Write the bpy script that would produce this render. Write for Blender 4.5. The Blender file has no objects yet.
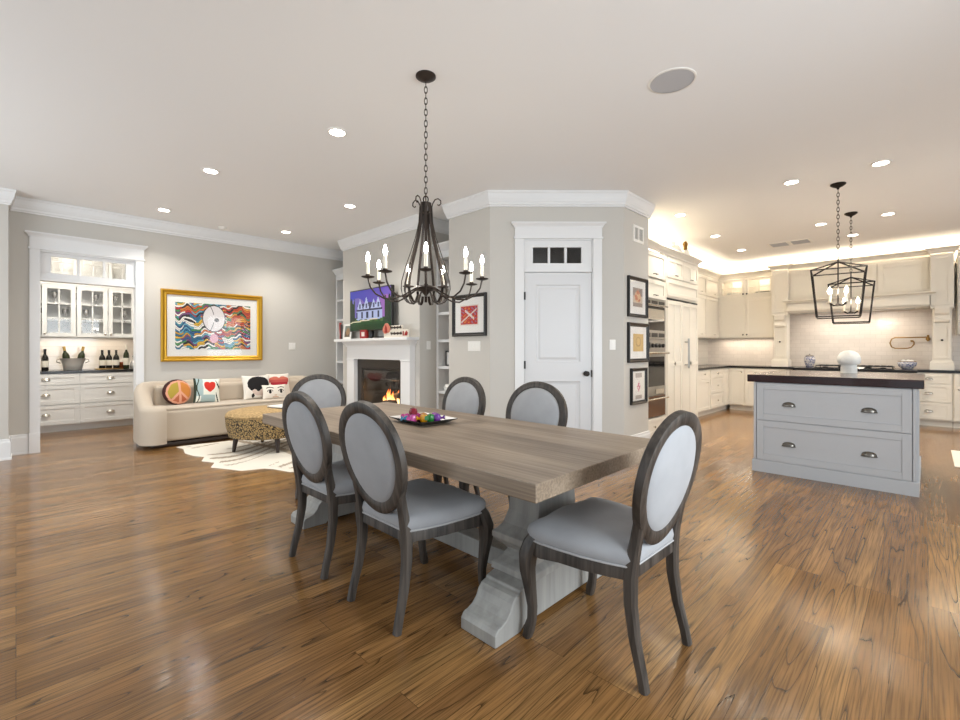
import bpy, math, random
from mathutils import Vector, Matrix
random.seed(7)
PI = math.pi
sin, cos, sqrt = math.sin, math.cos, math.sqrt
scene = bpy.context.scene
COL = scene.collection

# ------------------------------------------------------------------ camera, world, exposure
YAW = math.radians(44.5)
cam_d = bpy.data.cameras.new('camera')
cam_d.sensor_width = 36.0
cam_d.lens = 456.0 / 960.0 * 36.0
cam_d.shift_y = -10.0 / 960.0
cam_d.clip_start = 0.05
cam = bpy.data.objects.new('camera', cam_d)
cam.location = (0, 0, 1.24)
cam.rotation_euler = (PI / 2, 0, YAW)
COL.objects.link(cam)
scene.camera = cam

vs = scene.view_settings
vs.view_transform = 'Standard'
vs.look = 'None'
vs.exposure = 0.63
vs.gamma = 1.0
vs.use_curve_mapping = False

world = bpy.data.worlds.new('daylight')
scene.world = world
world.use_nodes = True
bg = world.node_tree.nodes['Background']
bg.inputs[0].default_value = (0.82, 0.92, 1.0, 1)
bg.inputs[1].default_value = 0.75

def lamp(name, kind, loc, energy, color=(1, 1, 1), size=None, rot=(0, 0, 0), size_y=None, spot=None, blend=0.6):
    d = bpy.data.lights.new(name, kind)
    d.energy = energy
    d.color = color
    if kind == 'AREA':
        if size_y:
            d.shape = 'RECTANGLE'; d.size = size; d.size_y = size_y
        else:
            d.shape = 'DISK'; d.size = size
    elif size is not None:
        d.shadow_soft_size = size
    if kind == 'SPOT':
        d.spot_size = spot; d.spot_blend = blend
    o = bpy.data.objects.new(name, d)
    o.location = loc; o.rotation_euler = rot
    COL.objects.link(o)
    return o

# daylight through the tall windows behind the camera and the ones on the right
DAY = (0.86, 0.94, 1.0)
lamp('window_daylight', 'AREA', (-5.2, -2.3, 1.5), 46, DAY, 3.0, (-PI / 2, 0, PI), 2.4)
lamp('side_window_daylight', 'AREA', (1.74, 1.75, 1.45), 84, DAY, 2.2, (PI / 2 - 0.5, 0, PI / 2), 1.9)
lamp('breakfast_window_daylight', 'AREA', (4.1, 6.6, 1.5), 60, DAY, 3.0, (PI / 2, 0, PI / 2), 2.0)
WARM = (1.0, 0.86, 0.67)
SOFT = (1.0, 0.95, 0.87)

# ------------------------------------------------------------------ materials
def S(r, g, b):
    def c(v):
        v /= 255.0
        return v / 12.92 if v <= 0.04045 else ((v + 0.055) / 1.055) ** 2.4
    return (c(r), c(g), c(b))

def pr(name, col, rough=0.5, metal=0.0, coat=0.0, spec=0.5, bump=None, sheen=0.0, vary=None):
    m = bpy.data.materials.new(name)
    m.use_nodes = True
    nt = m.node_tree
    b = nt.nodes['Principled BSDF']
    b.inputs['Base Color'].default_value = (*col, 1)
    b.inputs['Roughness'].default_value = rough
    b.inputs['Metallic'].default_value = metal
    b.inputs['Coat Weight'].default_value = coat
    b.inputs['Coat Roughness'].default_value = 0.05
    b.inputs['Specular IOR Level'].default_value = spec
    b.inputs['Sheen Weight'].default_value = sheen
    tc = None
    if bump or vary:
        tc = nt.nodes.new('ShaderNodeTexCoord')
    if vary:   # (scale xyz, amount)
        mp = nt.nodes.new('ShaderNodeMapping'); mp.inputs['Scale'].default_value = vary[0]
        n = nt.nodes.new('ShaderNodeTexNoise'); n.inputs['Scale'].default_value = 1.0; n.inputs['Detail'].default_value = 5
        nt.links.new(tc.outputs['Object'], mp.inputs[0]); nt.links.new(mp.outputs[0], n.inputs['Vector'])
        r = nt.nodes.new('ShaderNodeValToRGB')
        a = vary[1]
        r.color_ramp.elements[0].position = 0.3; r.color_ramp.elements[1].position = 0.7
        r.color_ramp.elements[0].color = (*[c * (1 - a) for c in col], 1)
        r.color_ramp.elements[1].color = (*[min(1, c * (1 + a)) for c in col], 1)
        nt.links.new(n.outputs['Fac'], r.inputs[0]); nt.links.new(r.outputs[0], b.inputs['Base Color'])
    if bump:   # (scale, strength)
        n = nt.nodes.new('ShaderNodeTexNoise'); n.inputs['Scale'].default_value = bump[0]; n.inputs['Detail'].default_value = 3
        bm_ = nt.nodes.new('ShaderNodeBump'); bm_.inputs['Strength'].default_value = bump[1]; bm_.inputs['Distance'].default_value = 0.01
        nt.links.new(tc.outputs['Object'], n.inputs['Vector'])
        nt.links.new(n.outputs['Fac'], bm_.inputs['Height']); nt.links.new(bm_.outputs[0], b.inputs['Normal'])
    return m

def em(name, col, strength):
    m = bpy.data.materials.new(name)
    m.use_nodes = True
    nt = m.node_tree
    nt.nodes.remove(nt.nodes['Principled BSDF'])
    e = nt.nodes.new('ShaderNodeEmission')
    e.inputs[0].default_value = (*col, 1); e.inputs[1].default_value = strength
    nt.links.new(e.outputs[0], nt.nodes['Material Output'].inputs[0])
    return m

def glass_pane(name, tint=(1, 1, 1), extra=0.0):
    m = bpy.data.materials.new(name)
    m.use_nodes = True
    nt = m.node_tree
    nt.nodes.remove(nt.nodes['Principled BSDF'])
    t = nt.nodes.new('ShaderNodeBsdfTransparent'); t.inputs[0].default_value = (*tint, 1)
    g = nt.nodes.new('ShaderNodeBsdfGlossy'); g.inputs['Roughness'].default_value = 0.03
    lw = nt.nodes.new('ShaderNodeLayerWeight'); lw.inputs[0].default_value = 0.5
    f = nt.nodes.new('ShaderNodeMath'); f.operation = 'POWER'; f.inputs[1].default_value = 4.0
    nt.links.new(lw.outputs['Facing'], f.inputs[0])
    a = nt.nodes.new('ShaderNodeMath'); a.operation = 'MULTIPLY_ADD'; a.inputs[1].default_value = 0.7; a.inputs[2].default_value = 0.022 + extra
    x = nt.nodes.new('ShaderNodeMixShader')
    nt.links.new(f.outputs[0], a.inputs[0]); nt.links.new(a.outputs[0], x.inputs[0])
    nt.links.new(t.outputs[0], x.inputs[1]); nt.links.new(g.outputs[0], x.inputs[2])
    nt.links.new(x.outputs[0], nt.nodes['Material Output'].inputs[0])
    return m

def painted_mat(name, rough=0.8, coat=0.0, emit=0.0):
    m = bpy.data.materials.new(name)
    m.use_nodes = True
    nt = m.node_tree
    b = nt.nodes['Principled BSDF']
    b.inputs['Roughness'].default_value = rough
    b.inputs['Coat Weight'].default_value = coat
    at = nt.nodes.new('ShaderNodeVertexColor'); at.layer_name = 'Col'
    nt.links.new(at.outputs[0], b.inputs['Base Color'])
    if emit:
        nt.links.new(at.outputs[0], b.inputs['Emission Color'])
        b.inputs['Emission Strength'].default_value = emit
    return m

def wood_mat(name, c0, c1, axis='X', rough=0.5, stretch=14.0, bump=0.25, coat=0.0):
    m = bpy.data.materials.new(name)
    m.use_nodes = True
    nt = m.node_tree; L = nt.links.new
    b = nt.nodes['Principled BSDF']
    b.inputs['Roughness'].default_value = rough
    b.inputs['Coat Weight'].default_value = coat
    tc = nt.nodes.new('ShaderNodeTexCoord')
    mp = nt.nodes.new('ShaderNodeMapping')
    k = {'X': 0, 'Y': 1, 'Z': 2}[axis]
    sc = [stretch * 3] * 3; sc[k] = 1.6
    mp.inputs['Scale'].default_value = sc
    L(tc.outputs['Object'], mp.inputs[0])
    n = nt.nodes.new('ShaderNodeTexNoise'); n.inputs['Scale'].default_value = 1; n.inputs['Detail'].default_value = 6; n.inputs['Distortion'].default_value = 0.4
    L(mp.outputs[0], n.inputs['Vector'])
    mp2 = nt.nodes.new('ShaderNodeMapping'); s2 = [6.0] * 3; s2[k] = 0.8; mp2.inputs['Scale'].default_value = s2
    L(tc.outputs['Object'], mp2.inputs[0])
    n2 = nt.nodes.new('ShaderNodeTexNoise'); n2.inputs['Scale'].default_value = 1; n2.inputs['Detail'].default_value = 3
    L(mp2.outputs[0], n2.inputs['Vector'])
    ad = nt.nodes.new('ShaderNodeMath'); ad.operation = 'ADD'
    L(n.outputs['Fac'], ad.inputs[0]); L(n2.outputs['Fac'], ad.inputs[1])
    r = nt.nodes.new('ShaderNodeValToRGB')
    r.color_ramp.elements[0].position = 0.38; r.color_ramp.elements[1].position = 0.62
    r.color_ramp.elements[0].color = (*c0, 1); r.color_ramp.elements[1].color = (*c1, 1)
    hf = nt.nodes.new('ShaderNodeMath'); hf.operation = 'MULTIPLY'; hf.inputs[1].default_value = 0.5
    L(ad.outputs[0], hf.inputs[0]); L(hf.outputs[0], r.inputs[0]); L(r.outputs[0], b.inputs['Base Color'])
    bp = nt.nodes.new('ShaderNodeBump'); bp.inputs['Strength'].default_value = bump; bp.inputs['Distance'].default_value = 0.004
    L(n.outputs['Fac'], bp.inputs['Height']); L(bp.outputs[0], b.inputs['Normal'])
    return m

def floor_mat():
    m = bpy.data.materials.new('oak_floor_boards')
    m.use_nodes = True
    nt = m.node_tree; L = nt.links.new; N = nt.nodes.new
    b = nt.nodes['Principled BSDF']
    tc = N('ShaderNodeTexCoord')
    mp = N('ShaderNodeMapping'); mp.inputs['Rotation'].default_value = (0, 0, -PI / 2)
    L(tc.outputs['Object'], mp.inputs[0])
    br = N('ShaderNodeTexBrick')
    br.offset = 0.37; br.offset_frequency = 3; br.squash = 1.0
    br.inputs['Color1'].default_value = (0, 0, 0, 1); br.inputs['Color2'].default_value = (1, 1, 1, 1)
    br.inputs['Mortar'].default_value = (0.5, 0.5, 0.5, 1)
    br.inputs['Scale'].default_value = 1.0
    br.inputs['Mortar Size'].default_value = 0.0011
    br.inputs['Mortar Smooth'].default_value = 0.1
    br.inputs['Brick Width'].default_value = 1.55
    br.inputs['Row Height'].default_value = 0.105
    L(mp.outputs[0], br.inputs['Vector'])
    rnd = N('ShaderNodeSeparateColor'); L(br.outputs['Color'], rnd.inputs[0])
    # shift grain per board
    sp = N('ShaderNodeSeparateXYZ'); L(tc.outputs['Object'], sp.inputs[0])
    mul = N('ShaderNodeMath'); mul.operation = 'MULTIPLY'; mul.inputs[1].default_value = 37.0
    L(rnd.outputs[0], mul.inputs[0])
    cb = N('ShaderNodeCombineXYZ')
    L(sp.outputs[0], cb.inputs[0]); L(sp.outputs[1], cb.inputs[1]); L(mul.outputs[0], cb.inputs[2])
    # cathedral figure: contour lines of a stretched noise
    m1 = N('ShaderNodeMapping'); m1.inputs['Scale'].default_value = (7.5, 0.42, 1.0); L(cb.outputs[0], m1.inputs[0])
    n1 = N('ShaderNodeTexNoise'); n1.inputs['Scale'].default_value = 1; n1.inputs['Detail'].default_value = 1.6; n1.inputs['Roughness'].default_value = 0.45
    L(m1.outputs[0], n1.inputs['Vector'])
    k1 = N('ShaderNodeMath'); k1.operation = 'MULTIPLY'; k1.inputs[1].default_value = 13.0; L(n1.outputs['Fac'], k1.inputs[0])
    fr = N('ShaderNodeMath'); fr.operation = 'FRACT'; L(k1.outputs[0], fr.inputs[0])
    ring = N('ShaderNodeValToRGB')
    e = ring.color_ramp.elements
    e[0].position = 0.0; e[0].color = (0.12, 0.12, 0.12, 1)
    e[1].position = 1.0; e[1].color = (0.8, 0.8, 0.8, 1)
    x = e.new(0.10); x.color = (0.8, 0.8, 0.8, 1)
    x = e.new(0.4); x.color = (1, 1, 1, 1)
    L(fr.outputs[0], ring.inputs[0])
    # fine pores
    m2 = N('ShaderNodeMapping'); m2.inputs['Scale'].default_value = (190.0, 4.0, 1.0); L(cb.outputs[0], m2.inputs[0])
    n2 = N('ShaderNodeTexNoise'); n2.inputs['Scale'].default_value = 1; n2.inputs['Detail'].default_value = 3
    L(m2.outputs[0], n2.inputs['Vector'])
    pore = N('ShaderNodeValToRGB'); pore.color_ramp.elements[0].position = 0.34; pore.color_ramp.elements[1].position = 0.56
    pore.color_ramp.elements[0].color = (0.45, 0.45, 0.45, 1); pore.color_ramp.elements[1].color = (1, 1, 1, 1)
    L(n2.outputs['Fac'], pore.inputs[0])
    base = N('ShaderNodeValToRGB')
    e = base.color_ramp.elements
    e[0].color = (*S(134, 96, 57), 1); e[1].color = (*S(166, 125, 77), 1)
    x = e.new(0.5); x.color = (*S(151, 110, 66), 1)
    L(rnd.outputs[0], base.inputs[0])
    # blotches
    n3 = N('ShaderNodeTexNoise'); n3.inputs['Scale'].default_value = 1.7; n3.inputs['Detail'].default_value = 2
    L(cb.outputs[0], n3.inputs['Vector'])
    bl = N('ShaderNodeMapRange'); bl.inputs[1].default_value = 0.3; bl.inputs[2].default_value = 0.7; bl.inputs[3].default_value = 0.78; bl.inputs[4].default_value = 1.15
    L(n3.outputs['Fac'], bl.inputs[0])
    def mult(a, b_, f=1.0):
        q = N('ShaderNodeMix'); q.data_type = 'RGBA'; q.blend_type = 'MULTIPLY'; q.inputs[0].default_value = f
        L(a, q.inputs[6]); L(b_, q.inputs[7]); return q.outputs[2]
    c = mult(base.outputs[0], ring.outputs[0], 0.92)
    c = mult(c, pore.outputs[0], 0.85)
    c = mult(c, bl.outputs[0], 1.0)
    gap = N('ShaderNodeMapRange'); gap.inputs[3].default_value = 1.0; gap.inputs[4].default_value = 0.35
    L(br.outputs['Fac'], gap.inputs[0])
    c = mult(c, gap.outputs[0], 1.0)
    L(c, b.inputs['Base Color'])
    rr = N('ShaderNodeMapRange'); rr.inputs[3].default_value = 0.20; rr.inputs[4].default_value = 0.13
    L(ring.outputs[0], rr.inputs[0]); L(rr.outputs[0], b.inputs['Roughness'])
    b.inputs['Specular IOR Level'].default_value = 0.42
    b.inputs['Coat Weight'].default_value = 0.06; b.inputs['Coat Roughness'].default_value = 0.10
    bp = N('ShaderNodeBump'); bp.inputs['Strength'].default_value = 0.16; bp.inputs['Distance'].default_value = 0.004
    wob = N('ShaderNodeTexNoise'); wob.inputs['Scale'].default_value = 9.0; wob.inputs['Detail'].default_value = 2
    L(cb.outputs[0], wob.inputs['Vector'])
    ad = N('ShaderNodeMath'); ad.operation = 'ADD'; L(wob.outputs['Fac'], ad.inputs[0]); L(pore.outputs[0], ad.inputs[1])
    L(ad.outputs[0], bp.inputs['Height']); L(bp.outputs[0], b.inputs['Normal'])
    return m

def tile_mat(name, c, grout, w, h, rot, rough=0.12):
    m = bpy.data.materials.new(name)
    m.use_nodes = True
    nt = m.node_tree; L = nt.links.new; N = nt.nodes.new
    b = nt.nodes['Principled BSDF']
    tc = N('ShaderNodeTexCoord'); mp = N('ShaderNodeMapping'); mp.inputs['Rotation'].default_value = rot
    L(tc.outputs['Object'], mp.inputs[0])
    br = N('ShaderNodeTexBrick'); br.offset = 0.5
    br.inputs['Color1'].default_value = (*c, 1); br.inputs['Color2'].default_value = (*[v * 0.93 for v in c], 1)
    br.inputs['Mortar'].default_value = (*grout, 1); br.inputs['Scale'].default_value = 1
    br.inputs['Mortar Size'].default_value = 0.002; br.inputs['Brick Width'].default_value = w; br.inputs['Row Height'].default_value = h
    L(mp.outputs[0], br.inputs['Vector']); L(br.outputs['Color'], b.inputs['Base Color'])
    b.inputs['Roughness'].default_value = rough
    n = N('ShaderNodeTexNoise'); n.inputs['Scale'].default_value = 14; L(tc.outputs['Object'], n.inputs['Vector'])
    s = N('ShaderNodeMath'); s.operation = 'SUBTRACT'; L(n.outputs['Fac'], s.inputs[0]); L(br.outputs['Fac'], s.inputs[1])
    bp = N('ShaderNodeBump'); bp.inputs['Strength'].default_value = 0.3; bp.inputs['Distance'].default_value = 0.006
    L(s.outputs[0], bp.inputs['Height']); L(bp.outputs[0], b.inputs['Normal'])
    return m

M = {}
M['wall'] = pr('greige_wall_paint', S(199, 195, 188), 0.75, bump=(60, 0.03))
M['ceiling'] = pr('ceiling_paint', S(242, 242, 242), 0.85)
M['trim'] = pr('white_trim_paint', S(228, 228, 228), 0.4)
M['door'] = pr('white_door_paint', S(216, 216, 217), 0.38)
M['floor'] = floor_mat()
M['cream'] = pr('cream_cabinet_paint', S(229, 223, 211), 0.42)
M['cabinet_white'] = pr('white_cabinet_paint', S(228, 229, 228), 0.4)
M['grey_cabinet'] = pr('grey_cabinet_paint', S(192, 194, 197), 0.4)
M['gap'] = pr('shadow_gap', S(40, 38, 36), 0.8)
M['black_stone'] = pr('black_granite', S(26, 25, 27), 0.18, vary=((90, 90, 90), 0.5))
M['mahogany'] = wood_mat('dark_mahogany', S(34, 14, 16), S(54, 24, 24), 'X', 0.18, 8, 0.05, 0.2)
M['tile'] = tile_mat('glazed_cream_tile', S(226, 217, 208), S(204, 194, 184), 0.152, 0.076, (PI / 2, 0, 0))
M['tile_side'] = tile_mat('glazed_cream_tile_side', S(226, 218, 205), S(200, 190, 176), 0.152, 0.076, (PI / 2, 0, PI / 2))
M['tile_bar'] = tile_mat('glazed_white_tile', S(236, 230, 222), S(205, 197, 188), 0.152, 0.076, (PI / 2, 0, PI / 2))
M['steel'] = pr('brushed_steel', S(178, 176, 172), 0.3, 1.0)
M['nickel'] = pr('polished_nickel', S(206, 202, 194), 0.25, 1.0)
M['pewter'] = pr('dark_pewter', S(120, 116, 110), 0.3, 1.0)
M['bronze'] = pr('dark_bronze_metal', S(42, 37, 34), 0.45, 0.7)
M['chand'] = pr('wrought_iron', S(58, 50, 45), 0.45, 0.6)
M['brass'] = pr('antique_brass', S(150, 118, 70), 0.3, 1.0)
M['gold'] = pr('gilt_frame', S(196, 150, 48), 0.32, 0.75, bump=(80, 0.1))
M['black_frame'] = pr('black_frame_lacquer', S(22, 21, 21), 0.35)
M['mat_board'] = pr('white_mat_board', S(236, 234, 230), 0.9)
M['plate'] = pr('white_plastic', S(238, 236, 231), 0.35)
M['black'] = pr('black_plastic', S(18, 18, 19), 0.3)
M['black_glass'] = pr('black_glass', S(16, 15, 15), 0.06)
M['oven_brown'] = pr('tinted_oven_glass', S(96, 66, 46), 0.15)
M['pane'] = glass_pane('clear_pane')
M['pane_dark'] = glass_pane('smoked_pane', (0.25, 0.25, 0.26), 0.02)
M['chair_wood'] = wood_mat('weathered_chair_oak', S(26, 21, 18), S(84, 76, 69), 'Z', 0.5, 14, 0.5)
M['chair_brown'] = wood_mat('weathered_brown_oak', S(66, 50, 36), S(104, 82, 60), 'Z', 0.5, 14, 0.5)
M['chair_fabric'] = pr('grey_velvet', S(156, 157, 160), 0.9, sheen=0.2, vary=((7, 7, 7), 0.07))
M['piping'] = pr('pale_piping', S(168, 167, 167), 0.8)
M['table_top'] = wood_mat('grey_washed_table_oak', S(124, 108, 91), S(168, 150, 130), 'X', 0.42, 30, 0.2)
M['table_base'] = wood_mat('grey_washed_base_oak', S(146, 144, 140), S(170, 168, 163), 'Z', 0.5, 10, 0.2)
M['sofa'] = pr('beige_sofa_cloth', S(196, 182, 164), 0.9, bump=(260, 0.12), sheen=0.2)
M['dark_wood'] = pr('espresso_wood', S(48, 34, 27), 0.35)
M['bulb'] = em('candle_bulb_glow', (1.0, 0.90, 0.75), 80)
M['bulb_k'] = em('lantern_bulb_glow', (1.0, 0.86, 0.66), 95)
M['can'] = em('downlight_glow', (1.0, 0.93, 0.82), 22)
M['strip'] = em('led_strip_glow', (1.0, 0.80, 0.48), 13)
M['puck'] = em('puck_light_glow', (1.0, 0.85, 0.6), 6)
M['candle'] = pr('ivory_candle_sleeve', S(240, 232, 214), 0.5)
M['white_ceramic'] = pr('white_ceramic', S(240, 238, 232), 0.3)
M['stone_white'] = pr('white_stone', S(232, 230, 224), 0.6, bump=(60, 0.5))
M['red'] = pr('red_lacquer', S(150, 40, 34), 0.4)
M['paper'] = pr('printed_paper', S(222, 214, 200), 0.8)
M['bottle'] = pr('dark_bottle_glass', S(24, 22, 18), 0.1)
M['bottle_green'] = pr('green_bottle_glass', S(44, 52, 30), 0.1)
M['foil'] = pr('gold_foil', S(190, 156, 88), 0.35, 0.7)
M['label'] = pr('paper_label', S(228, 222, 208), 0.7)
M['speaker'] = pr('speaker_grille_cloth', S(192, 193, 197), 0.8, bump=(700, 0.3))
M['log'] = pr('charred_log', S(60, 44, 34), 0.9, bump=(30, 0.8))
M['granite'] = pr('dark_grey_granite', S(44, 38, 33), 0.3, vary=((70, 70, 70), 0.35))
M['toe_shadow'] = pr('toe_kick_shadow', S(60, 52, 46), 0.7)  # toe-kick shade put into a dark colour, not assigned to any mesh
M['book_teal'] = pr('teal_cloth', S(62, 92, 96), 0.7)
M['book_brown'] = pr('brown_cloth', S(96, 66, 46), 0.7)
M['book_grey'] = pr('grey_cloth', S(128, 122, 116), 0.7)
M['shelf_back'] = pr('shelf_back_paint', S(150, 138, 126), 0.7)
M['copper'] = pr('hammered_copper', S(178, 104, 70), 0.3, 1.0, bump=(60, 0.3))
M['crystal'] = pr('cut_crystal', S(205, 205, 205), 0.1, 0.6)
M['print'] = painted_mat('painted_print', 0.7)
M['textile'] = painted_mat('painted_textile', 0.95)
M['glaze'] = painted_mat('painted_glaze', 0.25)
M['screen'] = painted_mat('television_picture', 0.2, 0.0, 0.3)

# ------------------------------------------------------------------ mesh builder
class MB:
    def __init__(s): s.v = []; s.f = []; s.sm = []
    def add(s, vs_, fs, smooth=False):
        o = len(s.v)
        s.v += [tuple(p) for p in vs_]
        for f in fs:
            s.f.append([i + o for i in f]); s.sm.append(smooth)
        return s
    def box(s, x0, x1, y0, y1, z0, z1):
        v = [(x0, y0, z0), (x1, y0, z0), (x1, y1, z0), (x0, y1, z0), (x0, y0, z1), (x1, y0, z1), (x1, y1, z1), (x0, y1, z1)]
        return s.add(v, [(3, 2, 1, 0), (4, 5, 6, 7), (0, 1, 5, 4), (1, 2, 6, 5), (2, 3, 7, 6), (3, 0, 4, 7)])
    def loft(s, rings, closed=True, caps=True, smooth=True, loop=False):
        n = len(rings[0]); v = [p for r in rings for p in r]; f = []
        R = len(rings)
        for a in range(R if loop else R - 1):
            b = (a + 1) % R
            for i in range(n if closed else n - 1):
                j = (i + 1) % n
                f.append((a * n + i, a * n + j, b * n + j, b * n + i))
        s.add(v, f, smooth)
        if caps and closed and not loop:
            s.add(rings[0], [tuple(range(n))[::-1]]); s.add(rings[-1], [tuple(range(n))])
        return s
    def tube(s, pts, r, n=8, closed=False, sect=None, up=None):
        pts = [Vector(p) for p in pts]; N = len(pts); rings = []
        if not isinstance(r, (list, tuple)): r = [r] * N
        prev = None
        for i, p in enumerate(pts):
            if closed: t = pts[(i + 1) % N] - pts[i - 1]
            else: t = pts[min(i + 1, N - 1)] - pts[max(i - 1, 0)]
            t.normalize()
            if up is not None:
                u = Vector(up) if not callable(up) else Vector(up(i))
                u = u - t * u.dot(t)
            elif prev is None:
                u = Vector((0, 0, 1)) if abs(t.z) < 0.9 else Vector((1, 0, 0))
                u = u - t * u.dot(t)
            else:
                u = prev - t * prev.dot(t)
            if u.length < 1e-6: u = t.orthogonal()
            u.normalize(); prev = u
            w = t.cross(u)
            if sect: ring = [p + (w * a + u * b) * r[i] for a, b in sect]
            else: ring = [p + (w * cos(2 * PI * k / n) + u * sin(2 * PI * k / n)) * r[i] for k in range(n)]
            rings.append(ring)
        return s.loft(rings, True, True, True, loop=closed)
    def lathe(s, prof, n=24, c=(0, 0, 0), sx=1.0, sy=1.0):
        rings = [[(c[0] + r * sx * cos(2 * PI * k / n), c[1] + r * sy * sin(2 * PI * k / n), c[2] + z) for k in range(n)] for r, z in prof]
        return s.loft(rings, caps=False)
    def prism(s, poly, a0, a1, axis='z', smooth=False):
        def P(u, w, a):
            return {'z': (u, w, a), 'y': (u, a, w), 'x': (a, u, w)}[axis]
        n = len(poly)
        v = [P(u, w, a0) for u, w in poly] + [P(u, w, a1) for u, w in poly]
        f = [tuple(range(n))[::-1], tuple(range(n, 2 * n))]
        s.add(v, f)
        s.add(v, [(i, (i + 1) % n, n + (i + 1) % n, n + i) for i in range(n)], smooth)
        return s
    def sweep(s, path, prof, closed=False):
        """profile (offset to the right of the path, z) swept along a plan path with mitred corners"""
        n = len(path); rings = []
        def nrm(a, b):
            dx, dy = b[0] - a[0], b[1] - a[1]; l = math.hypot(dx, dy); return (dy / l, -dx / l)
        for i in range(n):
            if closed or 0 < i < n - 1:
                n0 = nrm(path[i - 1], path[i]); n1 = nrm(path[i], path[(i + 1) % n])
                k = 1 + n0[0] * n1[0] + n0[1] * n1[1]
                m = ((n0[0] + n1[0]) / k, (n0[1] + n1[1]) / k)
            elif i == 0: m = nrm(path[0], path[1])
            else: m = nrm(path[-2], path[-1])
            rings.append([(path[i][0] + m[0] * o, path[i][1] + m[1] * o, z) for o, z in prof])
        return s.loft(rings, True, True, False, loop=closed)
    def frame(s, w, h, prof, cx=0, cz=0, y=0):
        """mitred rectangular frame in the XZ plane; profile (inset, y)"""
        rings = [[(cx - w / 2 + i, y + d, cz - h / 2 + i), (cx + w / 2 - i, y + d, cz - h / 2 + i),
                  (cx + w / 2 - i, y + d, cz + h / 2 - i), (cx - w / 2 + i, y + d, cz + h / 2 - i)] for i, d in prof]
        return s.loft(rings + [rings[0]], True, False, False)
    def xf(s, mat):
        s.v = [tuple(mat @ Vector(p)) for p in s.v]; return s
    def build(s, name, mat, parent=None, bev=0.0, label=None, seg=2, sub=0):
        me = bpy.data.meshes.new(name)
        me.from_pydata(s.v, [], s.f)
        me.polygons.foreach_set('use_smooth', s.sm)
        me.materials.append(M[mat] if isinstance(mat, str) else mat)
        me.update()
        import bmesh
        b = bmesh.new(); b.from_mesh(me)
        bmesh.ops.remove_doubles(b, verts=b.verts, dist=1e-6)
        bmesh.ops.recalc_face_normals(b, faces=b.faces)
        b.to_mesh(me); b.free()
        if any(s.sm):
            me.set_sharp_from_angle(angle=math.radians(42))
        o = bpy.data.objects.new(name, me)
        COL.objects.link(o)
        if parent: o.parent = parent
        if bev:
            md = o.modifiers.new('bevel', 'BEVEL'); md.width = bev; md.segments = seg; md.limit_method = 'ANGLE'; md.angle_limit = math.radians(40)
            md.harden_normals = False
        if sub:
            md = o.modifiers.new('subsurf', 'SUBSURF'); md.levels = sub; md.render_levels = sub
        if label: o['label'] = label
        return o

def painted(name, nu, nv, pos, colf, parent=None, mat='print', smooth=True, wrap=False):
    """a surface pos(u,v) coloured face by face with colf(u,v) in sRGB 0..255"""
    v = [tuple(pos(i / nu, j / nv)) for j in range(nv + 1) for i in range(nu + 1)]
    f = []; cols = []
    for j in range(nv):
        for i in range(nu):
            a = j * (nu + 1) + i
            f.append((a, a + 1, a + nu + 2, a + nu + 1)); cols.append(S(*colf((i + .5) / nu, (j + .5) / nv)))
    me = bpy.data.meshes.new(name); me.from_pydata(v, [], f)
    at = me.color_attributes.new('Col', 'FLOAT_COLOR', 'CORNER')
    buf = []
    for c in cols: buf += [c[0], c[1], c[2], 1.0] * 4
    at.data.foreach_set('color', buf)
    me.polygons.foreach_set('use_smooth', [smooth] * len(f))
    me.materials.append(M[mat]); me.update()
    o = bpy.data.objects.new(name, me); COL.objects.link(o)
    if parent: o.parent = parent
    return o

def thing(name, label, cat, loc=(0, 0, 0), rz=0.0, group=None):
    o = bpy.data.objects.new(name, None)
    o.empty_display_size = 0.1
    COL.objects.link(o)
    o.location = loc; o.rotation_euler = (0, 0, rz)
    return tag(o, label, cat, group)

def tag(o, label, cat, group=None, kind=None):
    o['label'] = label; o['category'] = cat
    if group: o['group'] = group
    if kind: o['kind'] = kind
    return o

def struct(o):
    o['kind'] = 'structure'; return o

def dup(root, loc, rz, label, group=None, rot=None):
    r = root.copy(); COL.objects.link(r)
    r.location = loc
    r.rotation_euler = rot if rot else (0, 0, rz)
    r['label'] = label
    if group: r['group'] = group
    for ch in list(root.children):
        c = ch.copy(); COL.objects.link(c); c.parent = r
        for g in list(ch.children):
            d = g.copy(); COL.objects.link(d); d.parent = c
    return r

# ------------------------------------------------------------------ room shell
CEIL = 3.05
XA = -7.70            # wall with the gilt picture
YF = 3.80             # chimney breast / red print wall plane
XP = -2.49            # wall of the three small pictures
YK = 11.03            # kitchen back wall
XK = -3.58            # kitchen left wall

struct(MB().box(-10.2, 4.3, -2.6, 11.3, -0.12, 0.0).build('floor', 'floor'))
struct(MB().box(-10.2, 4.3, -2.6, 11.3, CEIL, CEIL + 0.12).build('ceiling', 'ceiling'))

w = MB()
w.box(XA - 0.15, XA, -0.06, 0.185, 0, CEIL).box(XA - 0.15, XA, 1.164, 4.55, 0, CEIL).box(XA - 0.15, XA, 0.185, 1.164, 2.46, CEIL)
w.box(XA - 0.15, -7.42, -2.6, -0.06, 0, CEIL)
struct(w.build('wall_left', 'wall'))
w = MB().box(-10.12, -9.97, -0.35, 1.8, 0, CEIL).box(-9.97, XA - 0.15, -0.35, -0.2, 0, CEIL).box(-9.97, XA - 0.15, 1.6, 1.75, 0, CEIL)
struct(w.build('wall_bar', 'wall'))
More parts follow.
